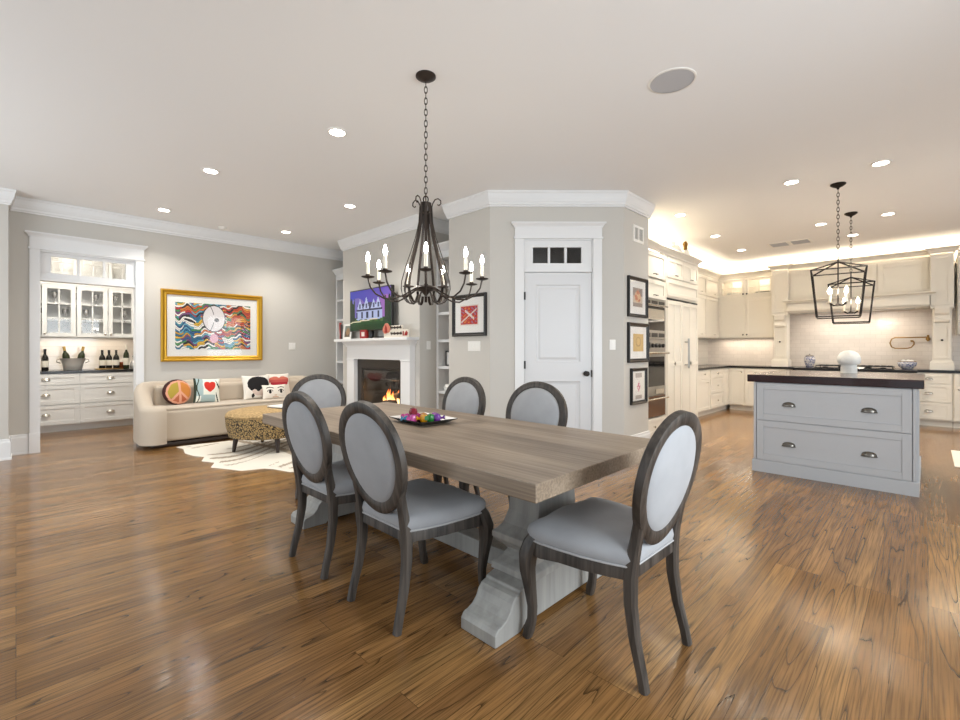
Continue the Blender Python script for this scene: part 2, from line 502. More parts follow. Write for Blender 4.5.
# chimney breast with firebox hole, alcove back
FX0, FX1, FZ0, FZ1 = -6.30, -5.30, 0.12, 0.96
w = MB()
w.box(-6.92, FX0, YF, 4.40, 0, CEIL).box(FX1, -4.87, YF, 4.40, 0, CEIL).box(FX0, FX1, YF, 4.40, FZ1, CEIL).box(FX0, FX1, YF, 4.40, 0, FZ0)
w.box(XA, -4.10, 4.40, 4.55, 0, CEIL)
struct(w.build('wall_fireplace', 'wall'))
# wall with red print, angled door wall and picture wall in one shell
DL = (-3.575, YF); DR = (XP, 4.885)
w = MB()
w.prism([(-4.28, YF), DL, (-3.645, YF + 0.12), (-4.28, YF + 0.12)], 0, CEIL)
w.box(-4.28, -4.16, YF + 0.12, 4.40, 0, CEIL)
struct(w.build('wall_center', 'wall'))
w = MB()
ddir = Vector((DR[0] - DL[0], DR[1] - DL[1], 0)); DW = ddir.length; DANG = math.atan2(ddir.y, ddir.x)
# local door-wall frame: x along wall, y into the wall
d0, d1, dh = 0.384, 1.180, 2.51
w.box(0, d0, 0, 0.12, 0, CEIL).box(d1, DW, 0, 0.12, 0, CEIL).box(d0, d1, 0, 0.12, dh, CEIL)
o = struct(w.build('wall_door', 'wall')); o.location = (DL[0], DL[1], 0); o.rotation_euler = (0, 0, DANG)
w = MB().prism([DR, (XP, 5.53), (XP - 0.12, 5.53), (XP - 0.12, 4.885)], 0, CEIL).box(XK - 0.12, XP - 0.12, 5.41, 5.53, 0, CEIL)
struct(w.build('wall_picture', 'wall'))
w = MB().box(XK - 0.12, XK, 5.53, YK + 0.12, 0, CEIL).box(XK, 4.3, YK, YK + 0.12, 0, CEIL)
struct(w.build('wall_kitchen', 'wall'))
# wall with tall windows on the right side and behind the camera (daylight)
w = MB()
for y0, y1 in ((4.1, 4.9), (8.3, 11.3)): w.box(4.15, 4.3, y0, y1, 0, CEIL)
w.box(4.15, 4.3, 4.9, 8.3, 0, 0.5).box(4.15, 4.3, 4.9, 8.3, 2.6, CEIL)
for y0, y1 in ((-2.6, -1.7), (0.2, 0.6), (2.9, 4.1)): w.box(1.75, 1.90, y0, y1, 0, CEIL)
for y0, y1 in ((-1.7, 0.2), (0.6, 2.9)): w.box(1.75, 1.90, y0, y1, 0, 0.45).box(1.75, 1.90, y0, y1, 2.5, CEIL)
w.box(1.90, 4.3, 3.95, 4.1, 0, CEIL)
struct(w.build('wall_right', 'wall'))
w = MB()
for x0, x1 in ((-7.42, -6.6), (-4.2, -3.6), (-1.2, -0.6), (1.6, 1.75)): w.box(x0, x1, -2.6, -2.45, 0, CEIL)
for x0, x1 in ((-6.6, -4.2), (-3.6, -1.2), (-0.6, 1.6)): w.box(x0, x1, -2.6, -2.45, 2.75, CEIL)
struct(w.build('wall_rear', 'wall'))

# crown mouldings
CR = [(0, CEIL), (0.062, CEIL), (0.062, CEIL - 0.022), (0.056, CEIL - 0.03), (0.052, CEIL - 0.055), (0.045, CEIL - 0.085), (0.034, CEIL - 0.115),
      (0.028, CEIL - 0.125), (0.025, CEIL - 0.15), (0.016, CEIL - 0.155), (0.016, CEIL - 0.172), (0, CEIL - 0.172)]
struct(MB().sweep([(-7.42, -2.4), (-7.42, -0.06), (XA, -0.06), (XA, 4.40), (-6.92, 4.40), (-6.92, YF), (-4.87, YF), (-4.87, 4.40), (-4.28, 4.40),
                   (-4.28, YF), DL, DR, (XP, 5.53), (-3.3, 5.53)], CR).build('trim_1', 'trim'))
# baseboards
BB = [(0, 0), (0.026, 0), (0.026, 0.02), (0.018, 0.024), (0.018, 0.195), (0.012, 0.21), (0.012, 0.232), (0, 0.236)]
struct(MB().sweep([(-7.42, -2.4), (-7.42, -0.06), (XA, -0.06), (XA, 0.10)], BB).build('baseboard_left', 'trim'))
struct(MB().sweep([(XA, 1.25), (XA, 4.05)], BB).build('baseboard_art', 'trim'))
def dpt(x): return (DL[0] + ddir.x / DW * x, DL[1] + ddir.y / DW * x)
struct(MB().sweep([(-4.28, 4.0), (-4.28, YF), DL, dpt(0.285)], BB).build('baseboard_center', 'trim'))
struct(MB().sweep([dpt(1.30), DR, (XP, 5.53), (-2.58, 5.53)], BB).build('baseboard_picture', 'trim'))

# casing of the bar opening and its three-pane transom
CY0, CY1 = 0.205, 1.14
def casing(mb, x0, x1, z1, head_top, cw=0.105, t=0.022):
    """local: x along wall, y=0 wall face, front -y"""
    mb.box(x0 - cw, x0, -t, 0, 0.24, z1).box(x1, x1 + cw, -t, 0, 0.24, z1)
    mb.box(x0 - cw - 0.008, x0 + 0.0, -t - 0.008, 0, 0, 0.24).box(x1, x1 + cw + 0.008, -t - 0.008, 0, 0, 0.24)
    mb.box(x0 - cw - 0.012, x1 + cw + 0.012, -t - 0.012, 0, z1, z1 + 0.02)
    mb.box(x0 - cw, x1 + cw, -t, 0, z1 + 0.02, head_top - 0.055)
    pf = [(0, 0), (-0.03, 0), (-0.034, 0.012), (-0.05, 0.03), (-0.06, 0.04), (-0.06, 0.055), (0, 0.055)]
    a, b = x0 - cw, x1 + cw
    rings = []
    for o_, z in pf:
        e = -o_ - 0.02 if o_ else 0
        rings.append([(a - max(e, 0), 0, head_top - 0.055 + z), (a - max(e, 0), o_, head_top - 0.055 + z), (b + max(e, 0), o_, head_top - 0.055 + z), (b + max(e, 0), 0, head_top - 0.055 + z)])
    mb.loft(rings, True, True, False)
    return mb
# opening in local coordinates of the left wall: local x = world y, front (-y) = +X
o = struct(casing(MB(), CY0, CY1, 2.46, 2.665, 0.092).build('trim_2', 'trim')); o.location = (XA, 0, 0); o.rotation_euler = (0, 0, PI / 2)
m = MB()
m.box(CY0 - 0.02, CY0, 0, 0.15, 0, 2.46).box(CY1, CY1 + 0.024, 0, 0.15, 0, 2.46).box(CY0, CY1, 0, 0.15, 2.44, 2.46).box(CY0, CY1, 0.0, 0.15, 2.09, 2.125)
o = struct(m.build('trim_3', 'trim')); o.location = (XA, 0, 0); o.rotation_euler = (0, 0, PI / 2)
win = struct(bpy.data.objects.new('window_1', None)); COL.objects.link(win); win.location = (XA, 0, 0); win.rotation_euler = (0, 0, PI / 2)
m = MB()
xs = [0.205, 0.305, 0.545, 0.573, 0.803, 0.831, 1.04, 1.14]
m.box(0.205, 1.14, 0.03, 0.07, 2.125, 2.19).box(0.205, 1.14, 0.03, 0.07, 2.40, 2.44)
for a, b in ((0, 1), (2, 3), (4, 5), (6, 7)): m.box(xs[a], xs[b], 0.03, 0.07, 2.19, 2.40)
m.build('window_frame', 'trim', win, 0.004)
for a, b in ((1, 2), (3, 4), (5, 6)): MB().box(xs[a], xs[b], 0.048, 0.053, 2.19, 2.40).build('window_pane', 'pane', win)

# angled wall: door with two panels, three-light transom
door = struct(bpy.data.objects.new('door_1', None)); COL.objects.link(door); door.location = (DL[0], DL[1], 0); door.rotation_euler = (0, 0, DANG)
casing(MB(), d0, d1, 2.51, 2.695, 0.10).build('door_casing', 'trim', door, 0.002)
m = MB().box(d0, d0 + 0.012, 0, 0.12, 0, dh).box(d1 - 0.012, d1, 0, 0.12, 0, dh).box(d0, d1, 0, 0.12, dh - 0.012, dh).box(d0, d1, 0.0, 0.12, 2.135, 2.17)
m.build('door_jamb', 'trim', door)
def panel_slab(mb, x0, x1, z0, z1, y0, y1, holes):
    """slab with recessed rectangular panels: holes (x0,x1,z0,z1)"""
    zs = sorted({z0, z1, *[h[2] for h in holes], *[h[3] for h in holes]})
    hx0, hx1 = holes[0][0], holes[0][1]
    mb.box(x0, hx0, y0, y1, z0, z1).box(hx1, x1, y0, y1, z0, z1)
    for a, b in zip(zs[:-1], zs[1:]):
        if any(h[2] <= a and h[3] >= b for h in holes): continue
        mb.box(hx0, hx1, y0, y1, a, b)
    for h in holes:
        mb.frame(h[1] - h[0], h[3] - h[2], [(0, 0), (0.012, 0.012), (0.03, 0.014), (0.055, 0.004), (0.055, 0.03), (0, 0.03)], (h[0] + h[1]) / 2, (h[2] + h[3]) / 2, y0)
        mb.box(h[0] + 0.055, h[1] - 0.055, y0 + 0.004, y0 + 0.03, h[2] + 0.055, h[3] - 0.055)
sl0, sl1 = d0 + 0.016, d1 - 0.016
m = MB(); panel_slab(m, sl0, sl1, 0.008, 2.13, 0.012, 0.052, [(sl0 + 0.125, sl1 - 0.125, 1.1, 1.99), (sl0 + 0.125, sl1 - 0.125, 0.25, 0.88)])
m.build('door_slab', 'door', door)
k = MB().lathe([(0, 0), (0.03, 0), (0.03, 0.006), (0.012, 0.01), (0.01, 0.03), (0.026, 0.042), (0.031, 0.055), (0.026, 0.068), (0, 0.072)], 20)
k.xf(Matrix.Translation((sl1 - 0.06, 0.012, 0.97)) @ Matrix.Rotation(PI / 2, 4, 'X')).build('door_knob', 'bronze', door)
MB().box(sl1 - 0.004, d1 - 0.006, 0.0, 0.012, 0.93, 1.01).build('strike_plate', 'bronze', door)
for z in (0.35, 1.07, 1.86): MB().tube([(sl0 - 0.002, 0.006, z - 0.045), (sl0 - 0.002, 0.006, z + 0.045)], 0.012).build('hinge', 'black', door)
win = struct(bpy.data.objects.new('window_2', None)); COL.objects.link(win); win.location = (DL[0], DL[1], 0); win.rotation_euler = (0, 0, DANG)
m = MB(); a0, a1 = d0 + 0.012, d1 - 0.012
px = [a0, 0.494, 0.666, 0.692, 0.856, 0.884, 1.052, a1]
m.box(a0, a1, 0.012, 0.05, 2.17, 2.236).box(a0, a1, 0.012, 0.05, 2.42, dh - 0.012)
for a, b in ((0, 1), (2, 3), (4, 5), (6, 7)): m.box(px[a], px[b], 0.012, 0.05, 2.236, 2.42)
m.build('window_frame', 'trim', win, 0.003)
for a, b in ((1, 2), (3, 4), (5, 6)): MB().box(px[a], px[b], 0.03, 0.034, 2.236, 2.42).build('window_pane', 'pane', win)
# dim pantry behind the door
w = MB().box(0.02, DW - 0.02, 0.9, 1.0, 0, CEIL)
o = struct(w.build('wall_pantry', 'book_grey')); o.location = (DL[0], DL[1], 0); o.rotation_euler = (0, 0, DANG)

# ------------------------------------------------------------------ cabinetry helpers (local: x width, front faces -y, z up)
def shaker(mb, x0, x1, z0, z1, t=0.02, rail=0.055, rec=0.008, y=0.0, vsplit=None, hsplit=None):
    mb.box(x0, x0 + rail, y - t, y, z0, z1).box(x1 - rail, x1, y - t, y, z0, z1)
    mb.box(x0 + rail, x1 - rail, y - t, y, z0, z0 + rail).box(x0 + rail, x1 - rail, y - t, y, z1 - rail, z1)
    mb.box(x0 + rail, x1 - rail, y - t + rec, y, z0 + rail, z1 - rail)
    for v in (vsplit or []): mb.box(v - rail / 2, v + rail / 2, y - t, y - t + rec, z0 + rail, z1 - rail)
    for h in (hsplit or []): mb.box(x0 + rail, x1 - rail, y - t, y - t + rec, h - rail / 2, h + rail / 2)
    return mb

def glass_front(mb, x0, x1, z0, z1, cols, rows, t=0.02, rail=0.055, y=0.0):
    mb.box(x0, x0 + rail, y - t, y, z0, z1).box(x1 - rail, x1, y - t, y, z0, z1)
    mb.box(x0 + rail, x1 - rail, y - t, y, z0, z0 + rail).box(x0 + rail, x1 - rail, y - t, y, z1 - rail, z1)
    for i in range(1, cols):
        c = x0 + rail + (x1 - x0 - 2 * rail) * i / cols; mb.box(c - 0.009, c + 0.009, y - t + 0.003, y - 0.004, z0 + rail, z1 - rail)
    for i in range(1, rows):
        c = z0 + rail + (z1 - z0 - 2 * rail) * i / rows; mb.box(x0 + rail, x1 - rail, y - t + 0.003, y - 0.004, c - 0.009, c + 0.009)
    return mb

def hw_knob(x, z, y, parent, mat='nickel'):
    k = MB().lathe([(0, 0), (0.007, 0), (0.006, 0.012), (0.015, 0.02), (0.016, 0.026), (0.010, 0.031), (0, 0.032)], 12)
    k.xf(Matrix.Translation((x, y, z)) @ Matrix.Rotation(PI / 2, 4, 'X')).build('knob', mat, parent)

def hw_cup(x, z, y, parent, mat='nickel', w=0.10, h=0.036):
    m = MB(); rings = []
    for j in range(7):                      # half-dome bin pull opening downwards
        a = PI / 2 * j / 6
        rings.append([(x - w / 2 * cos(PI * k / 12) , y - 0.026 * sin(PI * k / 12) * cos(a) - 0.001, z - h / 2 + h * sin(a) * (0.35 + 0.65 * sin(PI * k / 12))) for k in range(13)])
    m.loft(rings, closed=False, caps=False)
    m.box(x - w / 2 - 0.006, x + w / 2 + 0.006, y - 0.003, y, z - h / 2 - 0.004, z - h / 2 + 0.004)
    m.tube([(x - w / 2 * cos(PI * k / 12), y - 0.026 * sin(PI * k / 12) - 0.001, z - h / 2) for k in range(13)], 0.0028, 6)
    m.build('cup_pull', mat, parent)

def hw_bar(x, z, y, parent, length=0.09, vertical=False, mat='nickel', r=0.005, off=0.026):
    m = MB(); l = length / 2
    a, b = ((x, z - l), (x, z + l)) if vertical else ((x - l, z), (x + l, z))
    m.tube([(a[0], y - off, a[1]), (b[0], y - off, b[1])], r, 8)
    for t in (0.12, 0.88):
        px_, pz_ = a[0] + (b[0] - a[0]) * t, a[1] + (b[1] - a[1]) * t
        m.tube([(px_, y, pz_), (px_, y - off, pz_)], r * 0.8, 6)
    m.build('bar_pull', mat, parent)

def front(root, kind, x0, x1, z0, z1, hw=None, hx=None, hz=None, paint='cream', **kw):
    g = 0.0015
    x0 += g; x1 -= g; z0 += g; z1 -= g
    nm = 'drawer' if kind == 'drawer' else 'door'
    if kind == 'glass':
        o = glass_front(MB(), x0, x1, z0, z1, kw.get('cols', 2), kw.get('rows', 2), rail=kw.get('rail', 0.05)).build(nm, paint, root, 0.0015, 'glazed door with muntins', 1)
        r = kw.get('rail', 0.05)
        MB().box(x0 + r, x1 - r, -0.009, -0.006, z0 + r, z1 - r).build('glass_pane', kw.get('pane', 'pane'), o)
    else:
        kk = {k: v for k, v in kw.items() if k in ('rail', 'vsplit', 'hsplit')}
        o = shaker(MB(), x0, x1, z0, z1, **kk).build(nm, paint, root, 0.0015, None, 1)
    if hw:
        hx = (x0 + x1) / 2 if hx is None else hx
        hz = (z0 + z1) / 2 if hz is None else hz
        y = -0.012 if (kind == 'drawer' or hw == 'cup') else -0.02
        if hw == 'knob': hw_knob(hx, hz, -0.02 if kind != 'drawer' else -0.012, o, kw.get('metal', 'nickel'))
        elif hw == 'cup': hw_cup(hx, hz, y, o, kw.get('metal', 'nickel'), kw.get('cw', 0.10))
        elif hw == 'bar': hw_bar(hx, hz, -0.02, o, kw.get('bl', 0.09), kw.get('vert', False), kw.get('metal', 'nickel'))
    return o

def base_body(root, x0, x1, d, top, paint='cream', toe=0.10, name='body'):
    m = MB().box(x0, x1, 0, d, toe, top).box(x0, x1, 0.065, d, 0, toe)
    return m.build(name, paint, root)

def open_box(root, x0, x1, d, z0, z1, paint, shelves=(), t=0.02, name='body'):
    m = MB()
    m.box(x0, x0 + t, 0, d, z0, z1).box(x1 - t, x1, 0, d, z0, z1).box(x0 + t, x1 - t, 0, d, z0, z0 + t).box(x0 + t, x1 - t, 0, d, z1 - t, z1)
    m.box(x0 + t, x1 - t, d - 0.012, d, z0 + t, z1 - t)
    o = m.build(name, paint, root)
    for z in shelves: MB().box(x0 + t, x1 - t, 0.03, d - 0.012, z - 0.006, z + 0.006).build('shelf', paint, root)
    return o

CC = [(0, 0), (0.012, 0), (0.012, 0.02), (0.03, 0.045), (0.06, 0.07), (0.07, 0.078), (0.07, 0.095), (0, 0.095)]
def crown_prof(z): return [(a, z + b) for a, b in CC]

# ------------------------------------------------------------------ kitchen: tall wall of ovens and refrigerator (faces +X)
XO = -2.60
oven = thing('oven_cabinet', 'tall cream cabinet holding the built-in ovens beside the picture wall', 'cabinet', (XO, 5.54, 0), PI / 2)
m = MB().box(0, 0.02, 0, 0.62, 0.1, 2.56).box(0.73, 0.75, -0.0, 0.62, 0.1, 2.56).box(0.02, 0.73, 0.04, 0.62, 0.1, 2.56).box(0, 0.75, 0.07, 0.62, 0, 0.1)
m.build('body', 'cream', oven)
MB().box(0.735, 0.765, -0.022, 0.0, 0.1, 2.56).build('filler_strip', 'cream', oven)
front(oven, 'door', 0.01, 0.735, 2.20, 2.54, 'bar', 0.38, 2.245, bl=0.11, metal='bronze')
front(oven, 'door', 0.01, 0.735, 1.92, 2.17, 'bar', 0.38, 1.965, bl=0.11, metal='bronze')
front(oven, 'drawer', 0.01, 0.735, 0.11, 0.34, 'knob', 0.37, 0.225)

mw = thing('built_in_microwave', 'steel built-in microwave oven above the wall oven', 'microwave', (XO, 5.54, 0), PI / 2)
MB().box(0.03, 0.72, -0.022, 0.036, 1.385, 1.905).build('fascia', 'steel', mw, 0.003)
m = MB()
for i in range(3): m.box(0.06 + i * 0.22, 0.06 + i * 0.22 + 0.19, -0.0235, -0.022, 1.845, 1.89)
m.build('vent_grille', 'black', mw)
MB().box(0.07, 0.68, -0.03, -0.022, 1.50, 1.815).build('window', 'black_glass', mw, 0.004)
MB().box(0.07, 0.68, -0.031, -0.030, 1.64, 1.78).build('door_trim', 'nickel', mw)
m = MB()
for i in range(3): m.box(0.06 + i * 0.22, 0.06 + i * 0.22 + 0.19, -0.0235, -0.022, 1.41, 1.465)
m.build('lower_grille', 'black', mw)
hw_bar(0.375, 1.825, -0.022, mw, 0.6, False, 'nickel', 0.011, 0.05)

wo = thing('wall_oven', 'steel wall oven with round knobs under the microwave', 'oven', (XO, 5.54, 0), PI / 2)
MB().box(0.03, 0.72, -0.022, 0.036, 0.64, 1.378).build('fascia', 'steel', wo, 0.003)
for i in range(4):
    MB().lathe([(0, 0), (0.028, 0), (0.026, 0.02), (0.022, 0.028), (0, 0.028)], 16).xf(Matrix.Translation((0.30 + i * 0.11, -0.022, 1.30)) @ Matrix.Rotation(PI / 2, 4, 'X')).build('control_knob', 'black', wo)
MB().box(0.07, 0.24, -0.024, -0.022, 1.26, 1.34).build('display', 'black_glass', wo)
MB().box(0.07, 0.68, -0.028, -0.022, 0.76, 1.15).build('window', 'black_glass', wo, 0.004)
MB().box(0.40, 0.66, -0.0285, -0.028, 0.66, 0.72).build('badge_plate', 'nickel', wo)
hw_bar(0.375, 1.20, -0.022, wo, 0.66, False, 'nickel', 0.013, 0.055)

wd = thing('warming_drawer', 'brown glass warming drawer with steel bar handle under the wall oven', 'drawer', (XO, 5.54, 0), PI / 2)
MB().box(0.03, 0.72, -0.022, 0.036, 0.355, 0.632).build('fascia', 'oven_brown', wd, 0.003)
hw_bar(0.375, 0.60, -0.022, wd, 0.66, False, 'nickel', 0.012, 0.05)

fr_ = thing('refrigerator', 'panelled cream refrigerator with long vertical steel handle', 'refrigerator', (XO, 6.31, 0), PI / 2)
FW = 1.23
m = MB().box(0, FW, 0, 0.70, 0.1, 1.96).box(0, FW, 0.07, 0.70, 0, 0.1)
m.build('body', 'cream', fr_)
MB().box(0.0, FW, -0.003, 0.0, 1.945, 1.972).build('dark_gap', 'gap', fr_)
d_ = shaker(MB(), 0.03, 0.565, 0.11, 1.94, vsplit=[0.30], hsplit=[1.04]).build('freezer_door', 'cream', fr_, 0.002, None, 1)
d_ = shaker(MB(), 0.575, FW - 0.02, 0.11, 1.94, vsplit=[0.90], hsplit=[1.04]).build('door', 'cream', fr_, 0.002, None, 1)
hw_bar(0.665, 1.19, -0.02, d_, 0.44, True, 'steel', 0.014, 0.055)

fc = thing('cabinet_above_refrigerator', 'cream wall cabinet with paired doors above the refrigerator', 'cabinet', (XO, 6.31, 0), PI / 2)
MB().box(0, FW, 0, 0.70, 1.975, 2.56).build('body', 'cream', fc)
shaker(MB(), 0.03, FW - 0.02, 2.0, 2.235).build('grille_panel', 'cream', fc, 0.002, None, 1)
front(fc, 'door', 0.03, 0.615, 2.26, 2.54, 'bar', 0.32, 2.30, vsplit=[0.3225], metal='bronze')
front(fc, 'door', 0.62, FW - 0.02, 2.26, 2.54, 'bar', 0.91, 2.30, vsplit=[0.915], metal='bronze')
struct(MB().sweep([(XO, 5.53), (XO, 7.545), (XO - 0.70, 7.545)], crown_prof(2.56)).build('trim_4', 'cream'))

# left run of base cabinets (faces +X, front at X=-2.97)
XB = -2.97; BD = 0.60
b = thing('base_cabinet', 'cream base cabinet with drawer over doors beside the refrigerator', 'cabinet', (XB, 7.56, 0), PI / 2, 'cream base cabinets')
base_body(b, 0, 1.70, BD, 0.872)
front(b, 'drawer', 0.02, 0.84, 0.70, 0.855, 'knob'); front(b, 'drawer', 0.86, 1.68, 0.70, 0.855, 'knob', 1.36, 0.79)
front(b, 'door', 0.02, 0.84, 0.12, 0.69, 'bar', 0.6, 0.62); front(b, 'door', 0.86, 1.68, 0.12, 0.69, 'bar', 1.47, 0.63)
b = thing('base_cabinet', 'cream base cabinet with three stacked knob drawers near the kitchen corner', 'cabinet', (XB, 9.265, 0), PI / 2, 'cream base cabinets')
base_body(b, 0, 1.74, BD, 0.872)
front(b, 'drawer', 0.02, 0.78, 0.70, 0.855, 'knob'); front(b, 'drawer', 0.02, 0.78, 0.40, 0.69, 'knob'); front(b, 'drawer', 0.02, 0.78, 0.12, 0.39, 'knob')
front(b, 'door', 0.80, 1.11, 0.12, 0.855)
# back run (faces -Y, front at Y=10.42)
YB = 10.42
b = thing('base_cabinet', 'cream corner base cabinet with single knob door by the drawers', 'cabinet', (-2.965, YB, 0), 0, 'cream base cabinets')
base_body(b, 0.0, 0.295, 0.59, 0.872)
front(b, 'door', 0.012, 0.285, 0.12, 0.855, 'knob', 0.25, 0.79)
b = thing('base_cabinet', 'cream base cabinet with cup pull drawer left of the cooktop, partly behind island', 'cabinet', (-2.668, YB, 0), 0, 'cream base cabinets')
base_body(b, 0, 0.80, 0.59, 0.872)
front(b, 'drawer', 0.012, 0.42, 0.70, 0.855, 'cup'); front(b, 'door', 0.012, 0.42, 0.12, 0.69)
front(b, 'drawer', 0.43, 0.79, 0.70, 0.855); front(b, 'door', 0.43, 0.79, 0.12, 0.69)
YC = 10.16
b = thing('cooktop_cabinet', 'cream cooktop cabinet projecting forward behind the island', 'cabinet', (-1.79, YC, 0), 0)
base_body(b, 0, 1.66, 0.85, 0.868)
front(b, 'drawer', 0.02, 0.82, 0.62, 0.855, 'cup'); front(b, 'drawer', 0.84, 1.64, 0.62, 0.855, 'cup')
front(b, 'drawer', 0.02, 0.82, 0.12, 0.61, 'cup'); front(b, 'drawer', 0.84, 1.64, 0.12, 0.61, 'cup')
b = thing('base_cabinet', 'cream base cabinet with three cup pull drawers right of the cooktop', 'cabinet', (-0.125, YB, 0), 0, 'cream base cabinets')
base_body(b, 0, 0.405, 0.59, 0.872)
for z0, z1 in ((0.70, 0.855), (0.40, 0.69), (0.12, 0.39)): front(b, 'drawer', 0.012, 0.393, z0, z1, 'cup', 0.13, (z0 + z1) / 2, rail=0.05, cw=0.10)
b = thing('base_cabinet', 'cream base cabinet at the right edge of the photo', 'cabinet', (0.285, YB, 0), 0, 'cream base cabinets')
base_body(b, 0, 0.9, 0.59, 0.872)
front(b, 'door', 0.012, 0.45, 0.12, 0.855, 'knob', 0.06, 0.62); front(b, 'door', 0.455, 0.89, 0.12, 0.855, 'knob', 0.5, 0.62)

# worktops
m = MB().prism([(XB - 0.60, 7.56), (XB + 0.03, 7.56), (XB + 0.03, YB - 0.03), (-1.80, YB - 0.03), (-1.80, YK - 0.005), (XB - 0.60, YK - 0.005)], 0.873, 0.914)
tag(m.build('countertop', 'black_stone', None, 0.004), 'black stone countertop wrapping the left kitchen corner', 'countertop')
m = MB().box(-1.797, -0.123, YC - 0.03, YK - 0.005, 0.869, 0.914)
tag(m.build('countertop', 'black_stone', None, 0.004), 'stone countertop around the cooktop behind the island', 'countertop')
m = MB().box(-0.12, 1.19, YB - 0.03, YK - 0.005, 0.873, 0.914)
tag(m.build('countertop', 'black_stone', None, 0.004), 'black stone countertop right of the cooktop', 'countertop')

# backsplash tiles
struct(MB().box(XK, 1.3, YK - 0.012, YK, 0.915, 1.98).build('wall_backsplash', 'tile'))
struct(MB().box(XK, XK + 0.012, 7.56, YK - 0.012, 0.915, 1.50).build('wall_backsplash_left', 'tile_side'))

# upper cabinets
UZ0, UZM, UZ1 = 1.49, 2.34, 2.74
u = thing('wall_cabinet', 'cream wall cabinet with stacked doors between refrigerator and kitchen corner', 'cabinet', (-3.25, 7.56, 0), PI / 2, 'cream wall cabinets')
MB().box(0, 3.13, 0, 0.325, UZ0, UZ1 + 0.03).build('body', 'cream', u)
for i in range(4):
    a = 0.02 + i * 0.775
    front(u, 'door', a, a + 0.77, UZ0 + 0.01, UZM - 0.01, 'bar', a + 0.44, UZ0 + 0.07, bl=0.07); front(u, 'door', a, a + 0.77, UZM + 0.01, UZ1, 'bar', a + 0.44, UZM + 0.07, bl=0.07)
def lit_upper(loc, wd, n, label, lit=True):
    u = thing('wall_cabinet', label, 'cabinet', loc, 0, 'cream wall cabinets')
    MB().box(0, wd, 0, 0.325, UZ0, UZM).build('body', 'cream', u)
    open_box(u, 0, wd, 0.325, UZM, UZ1 + 0.03, 'cream', (), 0.02, 'display_box')
    sw = (wd - 0.02) / n
    for i in range(n):
        a = 0.01 + i * sw; hx = a + sw - 0.035 if i % 2 == 0 else a + 0.035
        front(u, 'door', a, a + sw, UZ0 + 0.01, UZM - 0.012, 'knob', hx, UZ0 + 0.07, metal='bronze')
        front(u, 'glass', a, a + sw, UZM + 0.012, UZ1, 'knob', hx, UZM + 0.07, metal='bronze', cols=2, rows=2, rail=0.06)
    for i in range(n):
        a = 0.01 + (i + 0.5) * sw
        MB().lathe([(0, 0), (0.035, 0), (0.035, -0.012), (0, -0.012)], 16, (a, 0.17, UZ1 + 0.008)).build('puck_light', 'puck', u)
        lamp('cabinet_light', 'POINT', (loc[0] + a, loc[1] + 0.17, UZ1 - 0.05), 0.8, WARM, 0.03)
    return u
lit_upper((-3.245, 10.70, 0), 1.035, 2, 'cream wall cabinet with two lit glass doors left of the hood')
lit_upper((0.335, 10.70, 0), 0.85, 2, 'cream wall cabinet with lit glass top at right photo edge')
struct(MB().sweep([(-3.25, 7.56), (-3.25, 10.70), (-2.215, 10.70)], crown_prof(2.77)).build('trim_5', 'cream'))
struct(MB().sweep([(0.34, 10.70), (1.185, 10.70)], crown_prof(2.77)).build('trim_6', 'cream'))
for i, (x, z) in enumerate(((-3.02, 2.365), (-2.46, 2.365))):
    t = thing('glass_dish', ['pale glass bowl behind the left lit cabinet door', 'stack of pale plates behind the lit cabinet door next to the hood'][i], 'dish', (x + 0.02, 10.85, 2.362))
    if i == 0: MB().lathe([(0.03, 0), (0.05, 0.004), (0.10, 0.06), (0.12, 0.10), (0.115, 0.10), (0.09, 0.055), (0.0, 0.012)], 20).build('bowl', 'white_ceramic', t)
    else:
        for k in range(4): MB().lathe([(0, 0), (0.08, 0), (0.14, 0.018), (0.14, 0.022), (0.07, 0.006), (0, 0.006)], 20, (0, 0, k * 0.022)).build('plate', 'white_ceramic', t)

# mantel-style range hood: panelled breast, shelf, frieze, and two pilasters standing on the counter
YH = 10.47
h = thing('range_hood', 'wide cream mantel range hood over the cooktop', 'range hood', (-0.955, YH, 0))
HW = 1.25     # half width to the outside of the pilasters
m = MB().box(-HW + 0.27, HW - 0.27, 0.10, 0.55, 1.95, 2.80)
m.build('hood_box', 'cream', h)
m = MB()
for i in range(3):
    a = -0.96 + i * 0.64; shaker(m, a + 0.01, a + 0.63, 2.235, 2.74, 0.018, 0.07, 0.01, 0.10)
m.build('breast_panels', 'cream', h, 0.002)
m = MB().box(-0.975, 0.975, -0.08, 0.10, 1.975, 2.13); shaker(m, -0.965, 0.965, 1.985, 2.12, 0.012, 0.03, 0.006, -0.08)
m.build('frieze', 'cream', h, 0.002)
MB().sweep([(-0.98, 0.10), (-0.98, -0.08), (0.98, -0.08), (0.98, 0.10)], [(0, 2.13), (0.015, 2.13), (0.02, 2.15), (0.05, 2.165), (0.07, 2.17), (0.07, 2.19), (0, 2.19)]).build('mantel_shelf', 'cream', h)
MB().box(-0.975, 0.975, -0.08, 0.10, 2.13, 2.188).build('shelf_core', 'cream', h)
MB().box(-0.97, 0.97, -0.06, 0.50, 1.955, 1.972).build('underside', 'cream', h)
MB().box(-0.8, 0.8, 0.12, 0.40, 1.945, 1.955).build('filter_insert', 'steel', h)
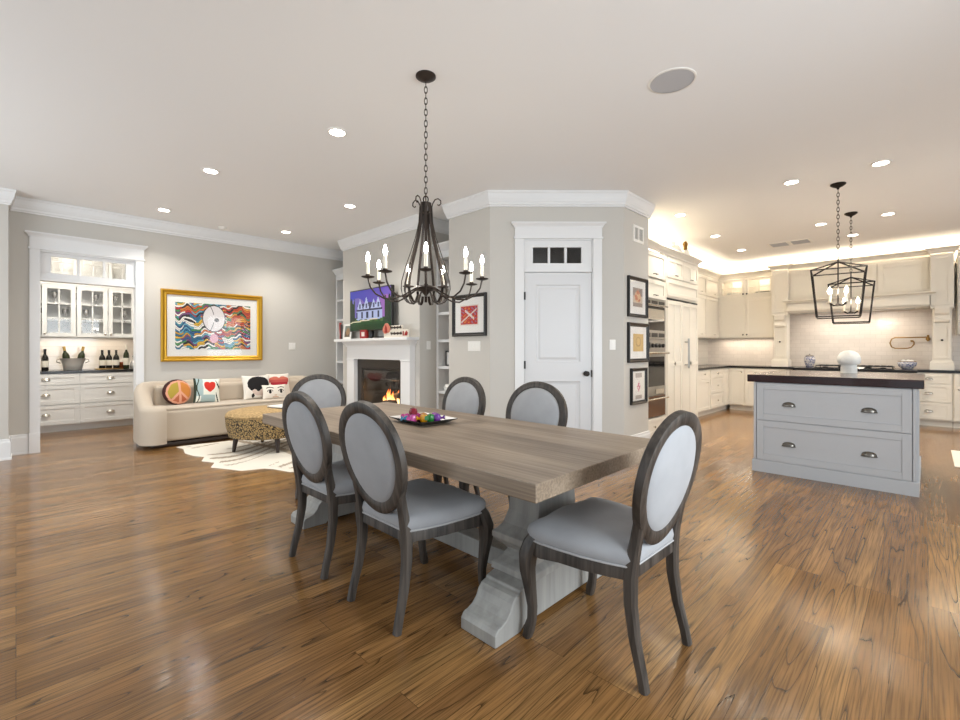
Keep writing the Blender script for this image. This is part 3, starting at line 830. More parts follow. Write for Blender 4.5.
for s in (-1, 1):
    x0, x1 = (-HW, -HW + 0.27) if s < 0 else (HW - 0.27, HW)
    m = MB().box(x0, x1, 0.0, 0.55, 1.95, 2.80); shaker(m, x0 + 0.004, x1 - 0.004, 1.97, 2.78, 0.018, 0.065, 0.01, 0.0)
    m.build('upper_pilaster', 'cream', h, 0.002)
    xc = (x0 + x1) / 2
    m = MB().box(x0 + 0.025, x1 - 0.025, 0.04, 0.30, 1.06, 1.95)
    shaker(m, x0 + 0.035, x1 - 0.035, 1.10, 1.66, 0.018, 0.04, 0.01, 0.04)
    m.build('corbel_post', 'cream', h, 0.002)
    m = MB()
    m.prism([(0.04, 1.68), (0.0, 1.70), (-0.005, 1.735), (0.015, 1.755), (0.015, 1.80), (-0.02, 1.84), (-0.035, 1.90), (-0.035, 1.95), (0.10, 1.95), (0.10, 1.68)], x0 + 0.05, x1 - 0.05, 'x')
    m.box(x0 + 0.0, x1 - 0.0, -0.02, 0.04, 1.915, 1.95)
    m.build('corbel', 'cream', h, 0.003)
    m = MB().box(x0 - 0.004, x1 + 0.004, -0.01, 0.31, 0.915, 1.04).box(x0 + 0.008, x1 - 0.008, 0.005, 0.30, 1.04, 1.06)
    m.build('plinth_block', 'cream', h, 0.003)
    hw_knob(xc, 1.40, 0.03, h, 'bronze')
MB().sweep([(-HW, 0.2), (-HW, -0.018), (-HW + 0.27, -0.018), (-HW + 0.27, 0.082), (HW - 0.27, 0.082), (HW - 0.27, -0.018), (HW, -0.018), (HW, 0.2)], crown_prof(2.80)).build('crown', 'cream', h)

# cooktop with grates
ck = thing('cooktop', 'black gas cooktop with cast grates behind the island', 'cooktop', (-0.955, 10.58, 0.914))
MB().box(-0.55, 0.55, -0.24, 0.28, 0.001, 0.012).build('pan', 'black_glass', ck, 0.004)
for i in range(3):
    a = -0.53 + i * 0.355; m = MB()
    for k in range(5):
        m.box(a + k * 0.085, a + k * 0.085 + 0.012, -0.22, 0.26, 0.034, 0.05); m.box(a, a + 0.352, -0.22 + k * 0.117, -0.208 + k * 0.117, 0.034, 0.05)
    for p_ in ((0, -0.22), (0.34, -0.22), (0, 0.248), (0.34, 0.248)): m.box(a + p_[0], a + p_[0] + 0.012, p_[1], p_[1] + 0.012, 0.012, 0.034)
    m.build('grate', 'black', ck)
for i in range(5):
    MB().lathe([(0, 0), (0.04, 0), (0.045, 0.008), (0.02, 0.014), (0, 0.014)], 14, (-0.40 + i * 0.2, 0.12 if i % 2 else -0.08, 0.012)).build('burner', 'black', ck)

# pot filler
pf = thing('pot_filler', 'brass folding pot filler tap on the tiles right of the cooktop', 'tap', (0.0, YK - 0.012, 1.40))
MB().lathe([(0, 0), (0.032, 0), (0.032, 0.008), (0.014, 0.014), (0.014, 0.05), (0, 0.05)], 16).xf(Matrix.Translation((0.0, 0, 0.03)) @ Matrix.Rotation(PI / 2, 4, 'X')).build('wall_flange', 'brass', pf)
P_ = [(0.0, -0.05, 0.06), (-0.42, -0.07, 0.06), (-0.465, -0.075, 0.035), (-0.485, -0.078, -0.035), (-0.465, -0.08, -0.105), (-0.42, -0.082, -0.13), (-0.26, -0.085, -0.13)]
MB().tube(P_, 0.011, 10).build('swing_arm', 'brass', pf)
MB().tube([(-0.26, -0.085, -0.13), (-0.21, -0.087, -0.115), (-0.175, -0.09, -0.06), (-0.175, -0.09, -0.02), (-0.19, -0.09, 0.0), (-0.22, -0.09, 0.005)], 0.010, 10).build('spout', 'brass', pf)
MB().lathe([(0, 0), (0.02, 0), (0.02, 0.03), (0, 0.03)], 12, (-0.20, -0.09, -0.02)).build('valve', 'brass', pf)
MB().tube([(0.0, -0.05, -0.01), (0.0, -0.05, 0.10)], 0.016, 10).build('wall_valve', 'brass', pf)

# blue-and-white jar and bowl on the counter
def porcelain(prof, n, name, parent, seed):
    hh = prof[-1][1]
    def rad(z):
        for (r0, z0), (r1, z1) in zip(prof[:-1], prof[1:]):
            if z0 <= z <= z1: return r0 + (r1 - r0) * ((z - z0) / (z1 - z0 + 1e-9))
        return prof[-1][0]
    def pos(u, v):
        z = v * hh; r = rad(z); return (r * cos(2 * PI * u), r * sin(2 * PI * u), z)
    def colr(u, v):
        q = sin(2 * PI * u * 7 + 3 * sin(v * 17 + seed)) * sin(v * 24 + seed + 2 * sin(u * 31))
        if v < 0.08 or 0.46 < v < 0.50 or v > 0.95: return (92, 96, 128)
        return (96, 104, 146) if q > 0.12 else (212, 208, 208)
    return painted(name, 48, 28, pos, colr, parent, 'glaze')
t = thing('ginger_jar', 'blue and white lidded ginger jar on the counter left of the cooktop', 'jar', (-1.625, 10.70, 0.914))
porcelain([(0.055, 0), (0.06, 0.01), (0.085, 0.10), (0.092, 0.15), (0.08, 0.19), (0.06, 0.205)], 24, 'body', t, 1)
MB().lathe([(0, 0.05), (0.012, 0.045), (0.012, 0.03), (0.05, 0.022), (0.078, 0.005), (0.075, 0), (0, 0)], 24, (0, 0, 0.206)).build('lid', 'book_grey', t)
t = thing('porcelain_bowl', 'blue and white bowl on the counter right of the cooktop', 'bowl', (-0.255, 10.62, 0.914))
porcelain([(0.06, 0), (0.07, 0.012), (0.11, 0.05), (0.125, 0.09), (0.118, 0.13)], 24, 'body', t, 4)
MB().lathe([(0.112, 0.128), (0.122, 0.128), (0.124, 0.136), (0.114, 0.136)], 28).build('rim', 'brass', t)
for i in range(5):
    tag(MB().lathe([(0, -0.035), (0.02, -0.028), (0.035, 0), (0.02, 0.028), (0, 0.035)], 14).build('egg', 'white_ceramic'), 'pale egg heaped in the blue and white bowl', 'egg', 'eggs in the bowl')
eg = [o for o in COL.objects if o.name.startswith('egg')]
for i, o in enumerate(eg): o.location = (-0.255 + 0.055 * cos(i * 1.257), 10.62 + 0.055 * sin(i * 1.257), 0.914 + 0.128)

# figurines on top of the tall cabinets
t = thing('ceramic_figurine', 'white ceramic hen figurine on top of the tall cabinets', 'figurine', (XO - 0.10, 6.93, 2.655))
MB().lathe([(0.05, 0), (0.06, 0.01), (0.085, 0.06), (0.075, 0.11), (0.04, 0.15), (0, 0.16)], 16, (0, 0, 0), 1.0, 1.35).build('body', 'white_ceramic', t)
MB().lathe([(0, 0), (0.03, 0.02), (0.035, 0.05), (0.02, 0.08), (0, 0.085)], 12, (0, -0.09, 0.11)).build('head', 'white_ceramic', t)
t = thing('ceramic_figurine', 'small brown and white rooster figurine beside the white hen', 'figurine', (XO - 0.08, 7.28, 2.655))
MB().lathe([(0.05, 0), (0.07, 0.05), (0.06, 0.10), (0.03, 0.14), (0, 0.15)], 16).build('body', 'white_ceramic', t)
MB().lathe([(0, 0), (0.035, 0.02), (0.03, 0.06), (0.04, 0.10), (0.02, 0.14), (0, 0.15)], 12, (0, -0.02, 0.12)).build('head', 'brass', t)

# hidden LED strips that wash the ceiling above the cabinets
def led(name, label, x0, x1, y0, y1, z):
    tag(MB().box(x0, x1, y0, y1, z, z + 0.012).build(name, 'strip'), label, 'light strip', 'ceiling wash light strips')
led('light_strip', 'glowing strip light on top of the left wall cabinets', -3.46, -3.44, 7.7, 10.6, 2.775)
led('light_strip', 'glowing strip light along the cabinet tops beside the hood', -3.2, -2.25, 10.86, 10.88, 2.775)
led('light_strip', 'glowing strip light on top of the range hood', -2.15, 0.25, 10.80, 10.82, 2.805)
led('light_strip', 'glowing strip light on the cabinet tops at the right edge', 0.4, 1.15, 10.86, 10.88, 2.775)
led('light_strip', 'glowing strip light above the refrigerator and oven cabinets', -3.05, -3.03, 5.7, 7.5, 2.565)
lamp('cove_back', 'AREA', (-0.95, 10.84, 2.83), 44, WARM, 4.3, (PI, 0, 0), 0.05)
lamp('cove_left', 'AREA', (-3.42, 9.1, 2.80), 22, WARM, 0.05, (PI, 0, 0), 2.9)
lamp('cove_tall', 'AREA', (-3.0, 6.6, 2.60), 3, WARM, 0.05, (PI, 0, 0), 1.8)
lamp('under_cabinet', 'AREA', (-2.75, 10.84, 1.48), 3.0, (1, 0.86, 0.70), 1.0, (0, 0, 0), 0.04)
lamp('under_cabinet_left', 'AREA', (-3.42, 9.2, 1.48), 3.0, WARM, 0.04, (0, 0, 0), 2.4)
lamp('hood_light', 'AREA', (-0.95, 10.66, 1.93), 7, (1, 0.88, 0.74), 1.4, (0, 0, 0), 0.1)

# ------------------------------------------------------------------ kitchen island
isl = thing('kitchen_island', 'pale grey kitchen island with two wide drawers and cup pulls', 'island', (-0.675, 5.34, 0))
IW, ID = 0.606, 1.35
m = MB().box(-IW, IW, 0, ID, 0.10, 0.912)
m.build('body', 'grey_cabinet', isl, 0.002)
MB().sweep([(-IW, 0), (IW, 0), (IW, ID), (-IW, ID)], [(0, 0), (0.016, 0), (0.016, 0.112), (0.008, 0.124), (0, 0.124)], True).build('plinth', 'grey_cabinet', isl)
m = MB()
m.box(-IW, -IW + 0.022, -0.02, 0, 0.125, 0.912).box(IW - 0.022, IW, -0.02, 0, 0.125, 0.912)
m.build('corner_stile', 'grey_cabinet', isl, 0.002)
for z0, z1 in ((0.532, 0.905), (0.128, 0.524)):
    d_ = shaker(MB(), -IW + 0.028, IW - 0.028, z0, z1, 0.022, 0.062, 0.009).build('drawer', 'grey_cabinet', isl, 0.002, None, 1)
    for x in (-0.302, 0.30): hw_cup(x, (z0 + z1) / 2 - 0.012, -0.014, d_, 'pewter', 0.105, 0.042)
m = MB(); m.box(IW, IW + 0.016, 0.02, 0.075, 0.125, 0.912)
m.build('end_stile', 'grey_cabinet', isl, 0.002)
tag(MB().box(-1.335, -0.022, 5.30, 6.74, 0.914, 0.988).build('island_countertop', 'mahogany', None, 0.006), 'thick dark mahogany top on the kitchen island', 'countertop')
# white mushroom-shaped shell ornament on the island
t = thing('mushroom_sculpture', 'white mushroom shaped sculpture standing on the island top', 'sculpture', (-0.62, 6.40, 0.989))
MB().lathe([(0, 0), (0.074, 0), (0.072, 0.05), (0.070, 0.09), (0.06, 0.105), (0, 0.105)], 28).build('stem', 'stone_white', t)
MB().lathe([(0.06, 0.10), (0.085, 0.092), (0.100, 0.112), (0.105, 0.145), (0.097, 0.185), (0.076, 0.22), (0.042, 0.241), (0, 0.247)], 32).build('cap', 'stone_white', t)
tag(MB().box(0.20, 1.1, 6.95, 8.05, 0.0, 0.012).build('kitchen_mat', 'paper', None, 0.003), 'pale kitchen mat on the floor at the right photo edge', 'mat')

# lantern pendants
def lantern(loc, label, rz):
    t = thing('lantern_pendant', label, 'pendant light', loc, rz, 'lantern pendants over the island')
    # local z measured from the ceiling
    MB().lathe([(0, 0), (0.07, 0), (0.07, -0.012), (0.045, -0.03), (0.014, -0.045), (0.01, -0.06), (0, -0.06)], 24).build('canopy', 'bronze', t)
    m = MB(); z = -0.055; i = 0
    while z > -0.80:
        c = z - 0.024
        pts = [((0.011 * cos(a) if i % 2 else 0), (0 if i % 2 else 0.011 * cos(a)), c + 0.026 * sin(a)) for a in [2 * PI * k / 12 for k in range(12)]]
        m.tube(pts, 0.0032, 6, True); z -= 0.040; i += 1
    m.build('chain', 'bronze', t)
    zt, zs, zb = -0.85, -0.95, -1.45
    st, sb = 0.232, 0.185
    m = MB(); r = 0.008; sq = [(-1, -1), (1, -1), (1, 1), (-1, 1)]
    top = [(st * a, st * b, zs) for a, b in sq]; bot = [(sb * a, sb * b, zb) for a, b in sq]
    for i in range(4):
        j = (i + 1) % 4
        m.tube([top[i], top[j]], r, 6); m.tube([bot[i], bot[j]], r, 6); m.tube([top[i], bot[i]], r, 6); m.tube([top[i], (0, 0, zt)], r, 6)
    m.build('cage', 'bronze', t)
    m = MB().tube([(0, 0, zt + 0.06), (0, 0, -1.30)], 0.007, 8).lathe([(0, 0), (0.03, 0.0), (0.02, 0.02), (0, 0.03)], 12, (0, 0, -1.33))
    for k in range(4):
        a = PI / 4 + k * PI / 2; m.tube([(0, 0, -1.30), (0.05 * cos(a), 0.05 * sin(a), -1.325), (0.10 * cos(a), 0.10 * sin(a), -1.30)], 0.006, 6)
    m.build('stem', 'bronze', t)
    for k in range(4):
        a = PI / 4 + k * PI / 2; x, y = 0.10 * cos(a), 0.10 * sin(a)
        c_ = MB().lathe([(0, 0), (0.03, 0), (0.034, 0.008), (0.012, 0.008), (0.012, 0.10), (0, 0.10)], 12, (x, y, -1.30)).build('candle', 'candle', t)
        MB().lathe([(0, 0), (0.010, 0.004), (0.017, 0.03), (0.011, 0.055), (0, 0.075)], 10, (x, y, -1.20)).build('bulb', 'bulb_k', c_)
    return t
lantern((-0.70, 6.28, CEIL), 'black open lantern pendant over the island, nearer of the two', 0.11)
lantern((-0.727, 7.733, CEIL), 'black open lantern pendant behind the island, farther of the two', 0.09)

# ------------------------------------------------------------------ bar niche behind the left opening (faces +X)
XR = -9.36
bb = thing('bar_cabinet', 'white bar cabinet with six cup pull drawers in the niche', 'cabinet', (XR, -0.07, 0), PI / 2)
base_body(bb, 0, 1.52, 0.58, 0.885, 'cabinet_white')
for x0, x1 in ((0.005, 0.755), (0.765, 1.505)):
    for z0, z1 in ((0.715, 0.875), (0.42, 0.705), (0.115, 0.41)):
        front(bb, 'drawer', x0, x1, z0, z1, 'cup', None, (z0 + z1) / 2 + 0.01, 'cabinet_white', rail=0.055)
tag(MB().box(-9.965, XR + 0.03, -0.19, 1.59, 0.887, 0.925).build('bar_countertop', 'black_stone', None, 0.004), 'black stone countertop of the bar in the niche', 'countertop')
struct(MB().box(-9.97, -9.958, -0.2, 1.6, 0.926, 1.45).build('wall_bar_tile', 'tile_bar'))
bu = thing('bar_wall_cabinet', 'white wall cabinet with three glazed doors above the bar', 'cabinet', (-9.64, -0.06, 0), PI / 2)
open_box(bu, 0, 1.50, 0.31, 1.44, 2.26, 'cabinet_white', (1.70, 1.96))
for i, (x0, x1, hx) in enumerate(((0.0, 0.325, 0.29), (0.335, 0.725, 0.37), (0.735, 1.12, 1.085), (1.125, 1.49, 1.16))):
    if i: front(bu, 'glass', x0, x1, 1.45, 2.25, 'knob', hx, 1.50, 'cabinet_white', cols=2, rows=3, rail=0.058)
    else: front(bu, 'door', x0, x1, 1.45, 2.25, 'knob', hx, 1.50, 'cabinet_white', rail=0.058)
struct(MB().sweep([(-9.64, -0.19), (-9.64, 1.59)], [(0, 2.26), (0.012, 2.26), (0.012, 2.285), (0.04, 2.32), (0.055, 2.335), (0.055, 2.35), (0, 2.35)]).build('trim_7', 'cabinet_white'))
bt = thing('bar_display_cabinet', 'white lit glass display cabinet near the ceiling of the bar niche', 'cabinet', (-9.64, -0.06, 0), PI / 2)
open_box(bt, 0, 1.50, 0.31, 2.36, 2.86, 'cabinet_white', ())
for i in range(4): front(bt, 'glass', 0.0 + i * 0.375, 0.37 + i * 0.375, 2.37, 2.85, None, paint='cabinet_white', cols=2, rows=2, rail=0.05)
for i in range(3): MB().lathe([(0, 0), (0.04, 0), (0.04, -0.012), (0, -0.012)], 16, (0.25 + i * 0.5, 0.15, 2.838)).build('puck_light', 'puck', bt)
# glassware behind the bar doors
for i in range(10):
    x = 0.36 + 0.125 * i; z = (1.706, 1.966)[i % 2] - 0.0
    t = MB().lathe([(0.03, 0), (0.032, 0.002), (0.005, 0.008), (0.005, 0.08), (0.034, 0.12), (0.038, 0.16), (0.032, 0.19), (0.030, 0.19), (0.036, 0.16), (0.0, 0.085)], 12).build('wine_glass', 'crystal')
    t.location = (-9.80, -0.06 + x, z)
    tag(t, 'stemmed glass behind the glazed doors of the bar wall cabinet', 'glass', 'glassware in the bar cabinet')
lamp('bar_under_cabinet', 'AREA', (-9.80, 0.7, 1.435), 2.0, (1, 0.84, 0.66), 0.05, (0, 0, 0), 1.3)
lamp('bar_fill_light', 'AREA', (-8.05, 0.7, 3.03), 30, SOFT, 0.3)  # unseen fill added behind the header to brighten the bar drawers
lamp('bar_display_light', 'POINT', (-9.80, 0.7, 2.78), 0.3, WARM, 0.04)

def bottle(name, label, loc, hgt, r, glass='bottle', cap='foil', grp=None, lab=True, tilt=None):
    t = thing(name, label, 'bottle', loc, 0, grp)
    MB().lathe([(0, 0), (r * 0.95, 0), (r, 0.008), (r, hgt * 0.55), (r * 0.85, hgt * 0.64), (r * 0.42, hgt * 0.74), (r * 0.36, hgt * 0.80), (r * 0.36, hgt * 0.985), (0, hgt * 0.985)], 18).build('body', glass, t)
    MB().lathe([(r * 0.40, hgt * 0.80), (r * 0.41, hgt * 0.99), (r * 0.2, hgt), (0, hgt)], 14).build('cap', cap, t)
    if lab: MB().lathe([(r * 1.01, hgt * 0.16), (r * 1.02, hgt * 0.17), (r * 1.02, hgt * 0.44), (r * 1.01, hgt * 0.45)], 18).build('label', 'label', t)
    if tilt: t.rotation_euler = tilt
    return t
CT = 0.926
bottle('wine_bottle', 'dark wine bottle with white label standing alone at left of bar', (-9.60, 0.31, CT), 0.33, 0.042, 'bottle', 'black')
bk = thing('champagne_bucket', 'polished steel two-handled champagne bucket on the bar counter', 'ice bucket', (-9.60, 0.63, CT))
m = MB().lathe([(0, 0.0), (0.085, 0), (0.09, 0.006), (0.10, 0.09), (0.125, 0.18), (0.13, 0.185), (0.12, 0.182), (0.095, 0.09), (0.082, 0.012), (0, 0.012)], 28, (0, 0, 0), 0.8, 1.25)
M['silver'] = pr('polished_silver', S(214, 212, 208), 0.3, 0.55)
m.build('body', 'silver', bk)
for s in (-1, 1): MB().tube([(0, s * 0.15, 0.17), (0, s * 0.185, 0.165), (0, s * 0.19, 0.13), (0, s * 0.145, 0.11)], 0.008, 8).build('handle', 'nickel', bk)
bottle('champagne_bottle', 'champagne bottle leaning left in the steel bucket', (-9.60, 0.575, CT + 0.035), 0.34, 0.045, 'bottle_green', 'foil', 'champagne bottles in the bucket', False, (0.16, 0, 0))
bottle('champagne_bottle', 'champagne bottle leaning right in the steel bucket', (-9.60, 0.70, CT + 0.035), 0.34, 0.045, 'bottle_green', 'foil', 'champagne bottles in the bucket', False, (-0.16, 0, 0))
tag(MB().box(-9.70, -9.52, 0.90, 1.24, CT, CT + 0.014).build('serving_tray', 'brass', None, 0.004), 'low brass tray under three dark bottles on the bar', 'tray')
for i, (y, lb) in enumerate(((0.985, 'left one of the three dark bottles on the brass tray'), (1.075, 'middle one of the three dark bottles on the brass tray'), (1.165, 'right one of the three dark bottles on the brass tray'))):
    bottle('wine_bottle', lb, (-9.60 - (0.03 if i == 1 else 0), y, CT + 0.015), 0.30, 0.042, 'bottle', 'black', 'bottles on the brass tray')
bottle('liquor_bottle', 'tall pale-topped bottle at the right end of the bar', (-9.62, 1.30, CT), 0.40, 0.04, 'bottle_green', 'label')
t = thing('copper_mug', 'copper mug behind the bottles at right of the bar', 'mug', (-9.74, 1.25, CT))
MB().lathe([(0, 0), (0.045, 0), (0.05, 0.02), (0.05, 0.11), (0.046, 0.11), (0.044, 0.01), (0, 0.01)], 18).build('body', 'copper', t)
MB().tube([(0, 0.05, 0.09), (0, 0.08, 0.085), (0, 0.08, 0.04), (0, 0.05, 0.03)], 0.005, 8).build('handle', 'copper', t)
t = thing('glass_decanter', 'cut glass decanter at the far right of the bar counter', 'decanter', (-9.60, 1.40, CT))
MB().lathe([(0, 0), (0.045, 0), (0.055, 0.03), (0.05, 0.10), (0.018, 0.14), (0.018, 0.17), (0.028, 0.18), (0, 0.18)], 10).build('body', 'crystal', t)
MB().lathe([(0, 0.18), (0.02, 0.19), (0.026, 0.21), (0, 0.24)], 8).build('stopper', 'crystal', t)

# ------------------------------------------------------------------ framed pictures and wall plates
def picture(name, label, loc, rz, w, h, frame_mat, fw, mat_w, colf, nu, nv, depth=0.03, cat='picture', bev_in=True):
    """root at the picture's centre on the wall; front faces local -y"""
    t = thing(name, label, cat, loc, rz)
    MB().frame(w, h, [(0, 0), (0, -depth), (fw * 0.25, -depth - 0.004), (fw * 0.6, -depth * 0.75), (fw * 0.8, -depth * 0.8), (fw, -depth * 0.5), (fw, 0)]).build('frame', frame_mat, t)
    iw, ih = w - 2 * fw, h - 2 * fw
    MB().box(-iw / 2, iw / 2, -0.010, -0.001, -ih / 2, ih / 2).build('mat_board', 'mat_board', t)
    pw, ph = iw - 2 * mat_w, ih - 2 * mat_w
    painted('print', nu, nv, lambda u, v: ((u - .5) * pw, -0.0125, (v - .5) * ph), colf, t, 'print', False)
    g = MB().box(-iw / 2, iw / 2, -0.0165, -0.015, -ih / 2, ih / 2).build('glass_pane', 'pane', t)
    return t

def art_big(u, v):
    # bands of coloured wavy ribbons with a pale round shape in the upper middle
    x, y = u * 1.75, v
    dx, dy = x - 0.86, y - 0.68
    if (dx / 0.27) ** 2 + (dy / 0.30) ** 2 < 1:
        rr = sqrt((dx / 0.27) ** 2 + (dy / 0.30) ** 2)
        if ((dx - 0.06) / 0.055) ** 2 + ((dy + 0.03) / 0.045) ** 2 < 1: return (96, 92, 92)
        if rr > 0.93 or abs(sin(9 * dx + 11 * dy * dy)) < 0.07 and rr > 0.3: return (60, 56, 56)
        return (226, 220, 220)
    if ((dx) / 0.10) ** 2 + ((y - 0.24) / 0.10) ** 2 < 1: return (222, 170, 186)
    wv = y + 0.045 * sin(x * 13 + 2.2 * sin(x * 3.1)) + 0.018 * sin(x * 31 + y * 9)
    band = wv * 24
    k = int(math.floor(band)); fr = band - k
    if fr < 0.2: return (34, 30, 34)
    seg = int(math.floor(x * 4.2 + 1.7 * sin(k * 2.3)))
    h = (k * 7 + seg * 5 + (k * seg) % 3) % 11
    left, right = u < 0.33, u > 0.66
    pal = [(238, 236, 228), (206, 96, 36), (40, 108, 146), (226, 182, 62), (72, 140, 86), (182, 48, 56), (238, 234, 226), (104, 170, 190), (208, 120, 50), (120, 72, 120), (40, 36, 40)]
    if right and y > 0.5: pal = [(238, 230, 220), (206, 98, 40), (190, 70, 40), (224, 160, 70), (232, 226, 220), (180, 56, 50), (90, 132, 90), (214, 116, 44), (44, 36, 36), (206, 90, 40), (230, 190, 150)]
    if left and y < 0.7: pal[1], pal[5], pal[8] = (36, 92, 140), (60, 150, 170), (210, 160, 60)
    return pal[h]
picture('framed_art', 'large multicoloured wavy print in gilt frame above the sofa', (XA, 2.105, 1.59), PI / 2, 1.365, 1.03, 'gold', 0.075, 0.10, art_big, 190, 130, 0.045)

def art_red(u, v):
    a = abs((v - .5) - 0.75 * (u - .52)); b_ = abs((v - .55) + 0.85 * (u - .5))
    if a < 0.035 and 0.08 < u < 0.9 or b_ < 0.06 and 0.28 < u < 0.78: return (225, 214, 206)
    q = sin(u * 17 + 3 * sin(v * 9)) * sin(v * 19 + 2 * sin(u * 8))
    if u < 0.06 or u > 0.94 or v < 0.05 or v > 0.95: return (226, 216, 206)
    if q > 0.62: return (150, 110, 140)
    if q < -0.55: return (212, 120, 50)
    return (186, 42, 34)
picture('framed_print', 'square red abstract print in black frame on the wall by the bookshelf', (-3.905, YF, 1.655), 0, 0.57, 0.50, 'black_frame', 0.042, 0.085, art_red, 40, 36, 0.03)

def art_a(u, v):
    q = sin(u * 9 + 4 * v) * sin(v * 11 - 2 * u)
    if (u - .5) ** 2 + (v - .55) ** 2 < 0.10: return (196, 120, 90) if q > 0 else (214, 176, 140)
    return (150, 138, 132) if v > 0.6 or v < 0.2 else (206, 190, 172)
def art_b(u, v):
    d = sqrt((u - .5) ** 2 + ((v - .55) * 0.9) ** 2)
    if abs(d - 0.22) < 0.02 or abs(u - .5) < 0.02 and v < 0.4: return (150, 112, 60)
    return (206, 172, 108)
def art_c(u, v):
    if v > 0.82 and 0.2 < u < 0.8 or v < 0.14 and 0.2 < u < 0.8: return (176, 166, 160)
    d = abs(u - .5) * 2.2 + abs(v - .48) * 1.6
    if d < 0.36 and sin(30 * u) * sin(26 * v) > -0.4: return (206, 110, 140)
    return (236, 232, 226)
picture('framed_print', 'top one of three black framed prints on the narrow wall', (XP, 5.215, 1.868), PI / 2, 0.50, 0.475, 'black_frame', 0.04, 0.085, art_a, 24, 24, 0.03)
picture('framed_print', 'middle of three black framed prints, tan drawing on white mat', (XP, 5.23, 1.328), PI / 2, 0.53, 0.47, 'black_frame', 0.045, 0.085, art_b, 24, 24, 0.03)
picture('framed_print', 'lowest of three black framed prints, pink flower on white paper', (XP, 5.24, 0.81), PI / 2, 0.41, 0.43, 'black_frame', 0.04, 0.02, art_c, 24, 28, 0.03)

def wall_plate(label, loc, rz, n=1):
    t = thing('light_switch', label, 'light switch', loc, rz)
    w_ = 0.07 + 0.046 * (n - 1)
    MB().box(-w_ / 2, w_ / 2, -0.006, 0, -0.058, 0.058).build('cover_plate', 'plate', t, 0.003)
    for i in range(n):
        c = (i - (n - 1) / 2) * 0.046
        MB().box(c - 0.016, c + 0.016, -0.010, -0.006, -0.033, 0.033).build('rocker', 'plate', t, 0.001)
    return t
wall_plate('double white switch plate on the wall right of the gilt picture', (XA, 3.283, 1.305), PI / 2, 2)
wall_plate('wide white switch plate under the square red print', (-3.83, YF, 1.285), 0, 4)
wall_plate('white switch plate on the side of the chimney breast', (-4.87, 3.952, 1.305), PI / 2, 1)
q = dpt(1.405)
wall_plate('white switch plate between the white door and corner', (q[0], q[1], 1.30), DANG, 1)
vt = thing('wall_vent', 'white louvred wall vent above the three small prints', 'vent', (XP, 5.25, 2.63), PI / 2)
MB().frame(0.27, 0.20, [(0, 0), (0, -0.008), (0.03, -0.012), (0.03, 0)]).build('vent_frame', 'plate', vt)
MB().box(-0.105, 0.105, -0.002, 0.0, -0.07, 0.07).build('duct_opening', 'gap', vt)
m = MB()
for i in range(9): m.box(-0.1 + i * 0.0235, -0.094 + i * 0.0235, -0.009, -0.003, -0.07, 0.07)
m.box(-0.012, 0.012, -0.010, -0.003, -0.07, 0.07)
m.build('louvres', 'plate', vt)

# ------------------------------------------------------------------ ceiling fittings
cans = [(-3.50, 1.87, 'brightest living room downlight, nearest the chandelier'), (-5.17, 1.38, 'recessed downlight over the middle of the living room'),
        (-7.04, 1.34, 'recessed downlight near the bar opening'), (-5.18, 2.94, 'recessed downlight in front of the fireplace'),
        (-7.02, 2.90, 'recessed downlight close to the gilt picture wall'), (-2.37, 6.24, 'recessed downlight in front of the oven cabinet'),
        (-2.41, 7.78, 'recessed downlight in front of the refrigerator'), (-2.41, 9.20, 'recessed downlight near the kitchen corner'),
        (-1.05, 5.86, 'recessed downlight left of the nearer lantern pendant'), (-0.325, 5.87, 'recessed downlight right of the nearer lantern pendant'),
        (-1.10, 8.11, 'recessed downlight left of the farther lantern pendant'), (-0.38, 8.13, 'recessed downlight right of the farther lantern pendant'),
        (-0.845, 9.23, 'recessed downlight in front of the range hood')]
for i, (x, y, lb) in enumerate(cans):
    t = thing('recessed_downlight', lb, 'ceiling light', (x, y, CEIL), 0, 'recessed downlights')
    MB().lathe([(0.062, 0.0), (0.082, 0.0), (0.080, -0.006), (0.064, -0.008), (0.060, -0.003)], 28).build('trim_ring', 'plate', t)
    MB().lathe([(0, -0.0025), (0.062, -0.0025), (0.062, -0.001), (0, -0.001)], 24).build('lens', 'can', t)
    kitchen = y > 5
    lamp('downlight_beam', 'SPOT', (x, y, CEIL - 0.02), 60 if kitchen else 58, SOFT if not kitchen else (1, 0.91, 0.77), 0.06, (0, 0, 0), spot=math.radians(125), blend=0.8)
t = thing('ceiling_speaker', 'large round grey speaker grille in the ceiling', 'speaker', (-1.229, 3.094, CEIL))
MB().lathe([(0.138, 0), (0.152, 0), (0.150, -0.005), (0.138, -0.006)], 48).build('bezel', 'plate', t)
MB().lathe([(0, -0.005), (0.138, -0.004), (0.138, 0), (0, 0)], 48).build('grille', 'speaker', t)
t = thing('smoke_detector', 'small white smoke detector on the ceiling near the gilt picture wall', 'smoke detector', (-7.43, 2.14, CEIL))
MB().lathe([(0, -0.035), (0.04, -0.034), (0.055, -0.02), (0.06, 0), (0, 0)], 24).build('housing', 'plate', t)
t = thing('ceiling_vent', 'white double air vent in the kitchen ceiling', 'vent', (-1.67, 9.18, CEIL))
m = MB()
for s in (-1, 1):
    c = s * 0.15
    m.box(c - 0.15, c + 0.15, -0.20, -0.16, -0.008, 0).box(c - 0.15, c + 0.15, 0.16, 0.20, -0.008, 0).box(c - 0.15, c - 0.12, -0.16, 0.16, -0.008, 0).box(c + 0.12, c + 0.15, -0.16, 0.16, -0.008, 0)
m.build('vent_frame', 'plate', t)
m = MB()
for s in (-1, 1):
    c = s * 0.15
    for k in range(12): m.box(c - 0.12, c + 0.12, -0.152 + k * 0.026, -0.140 + k * 0.026, -0.007, -0.0015)
m.build('louvres', 'speaker', t)
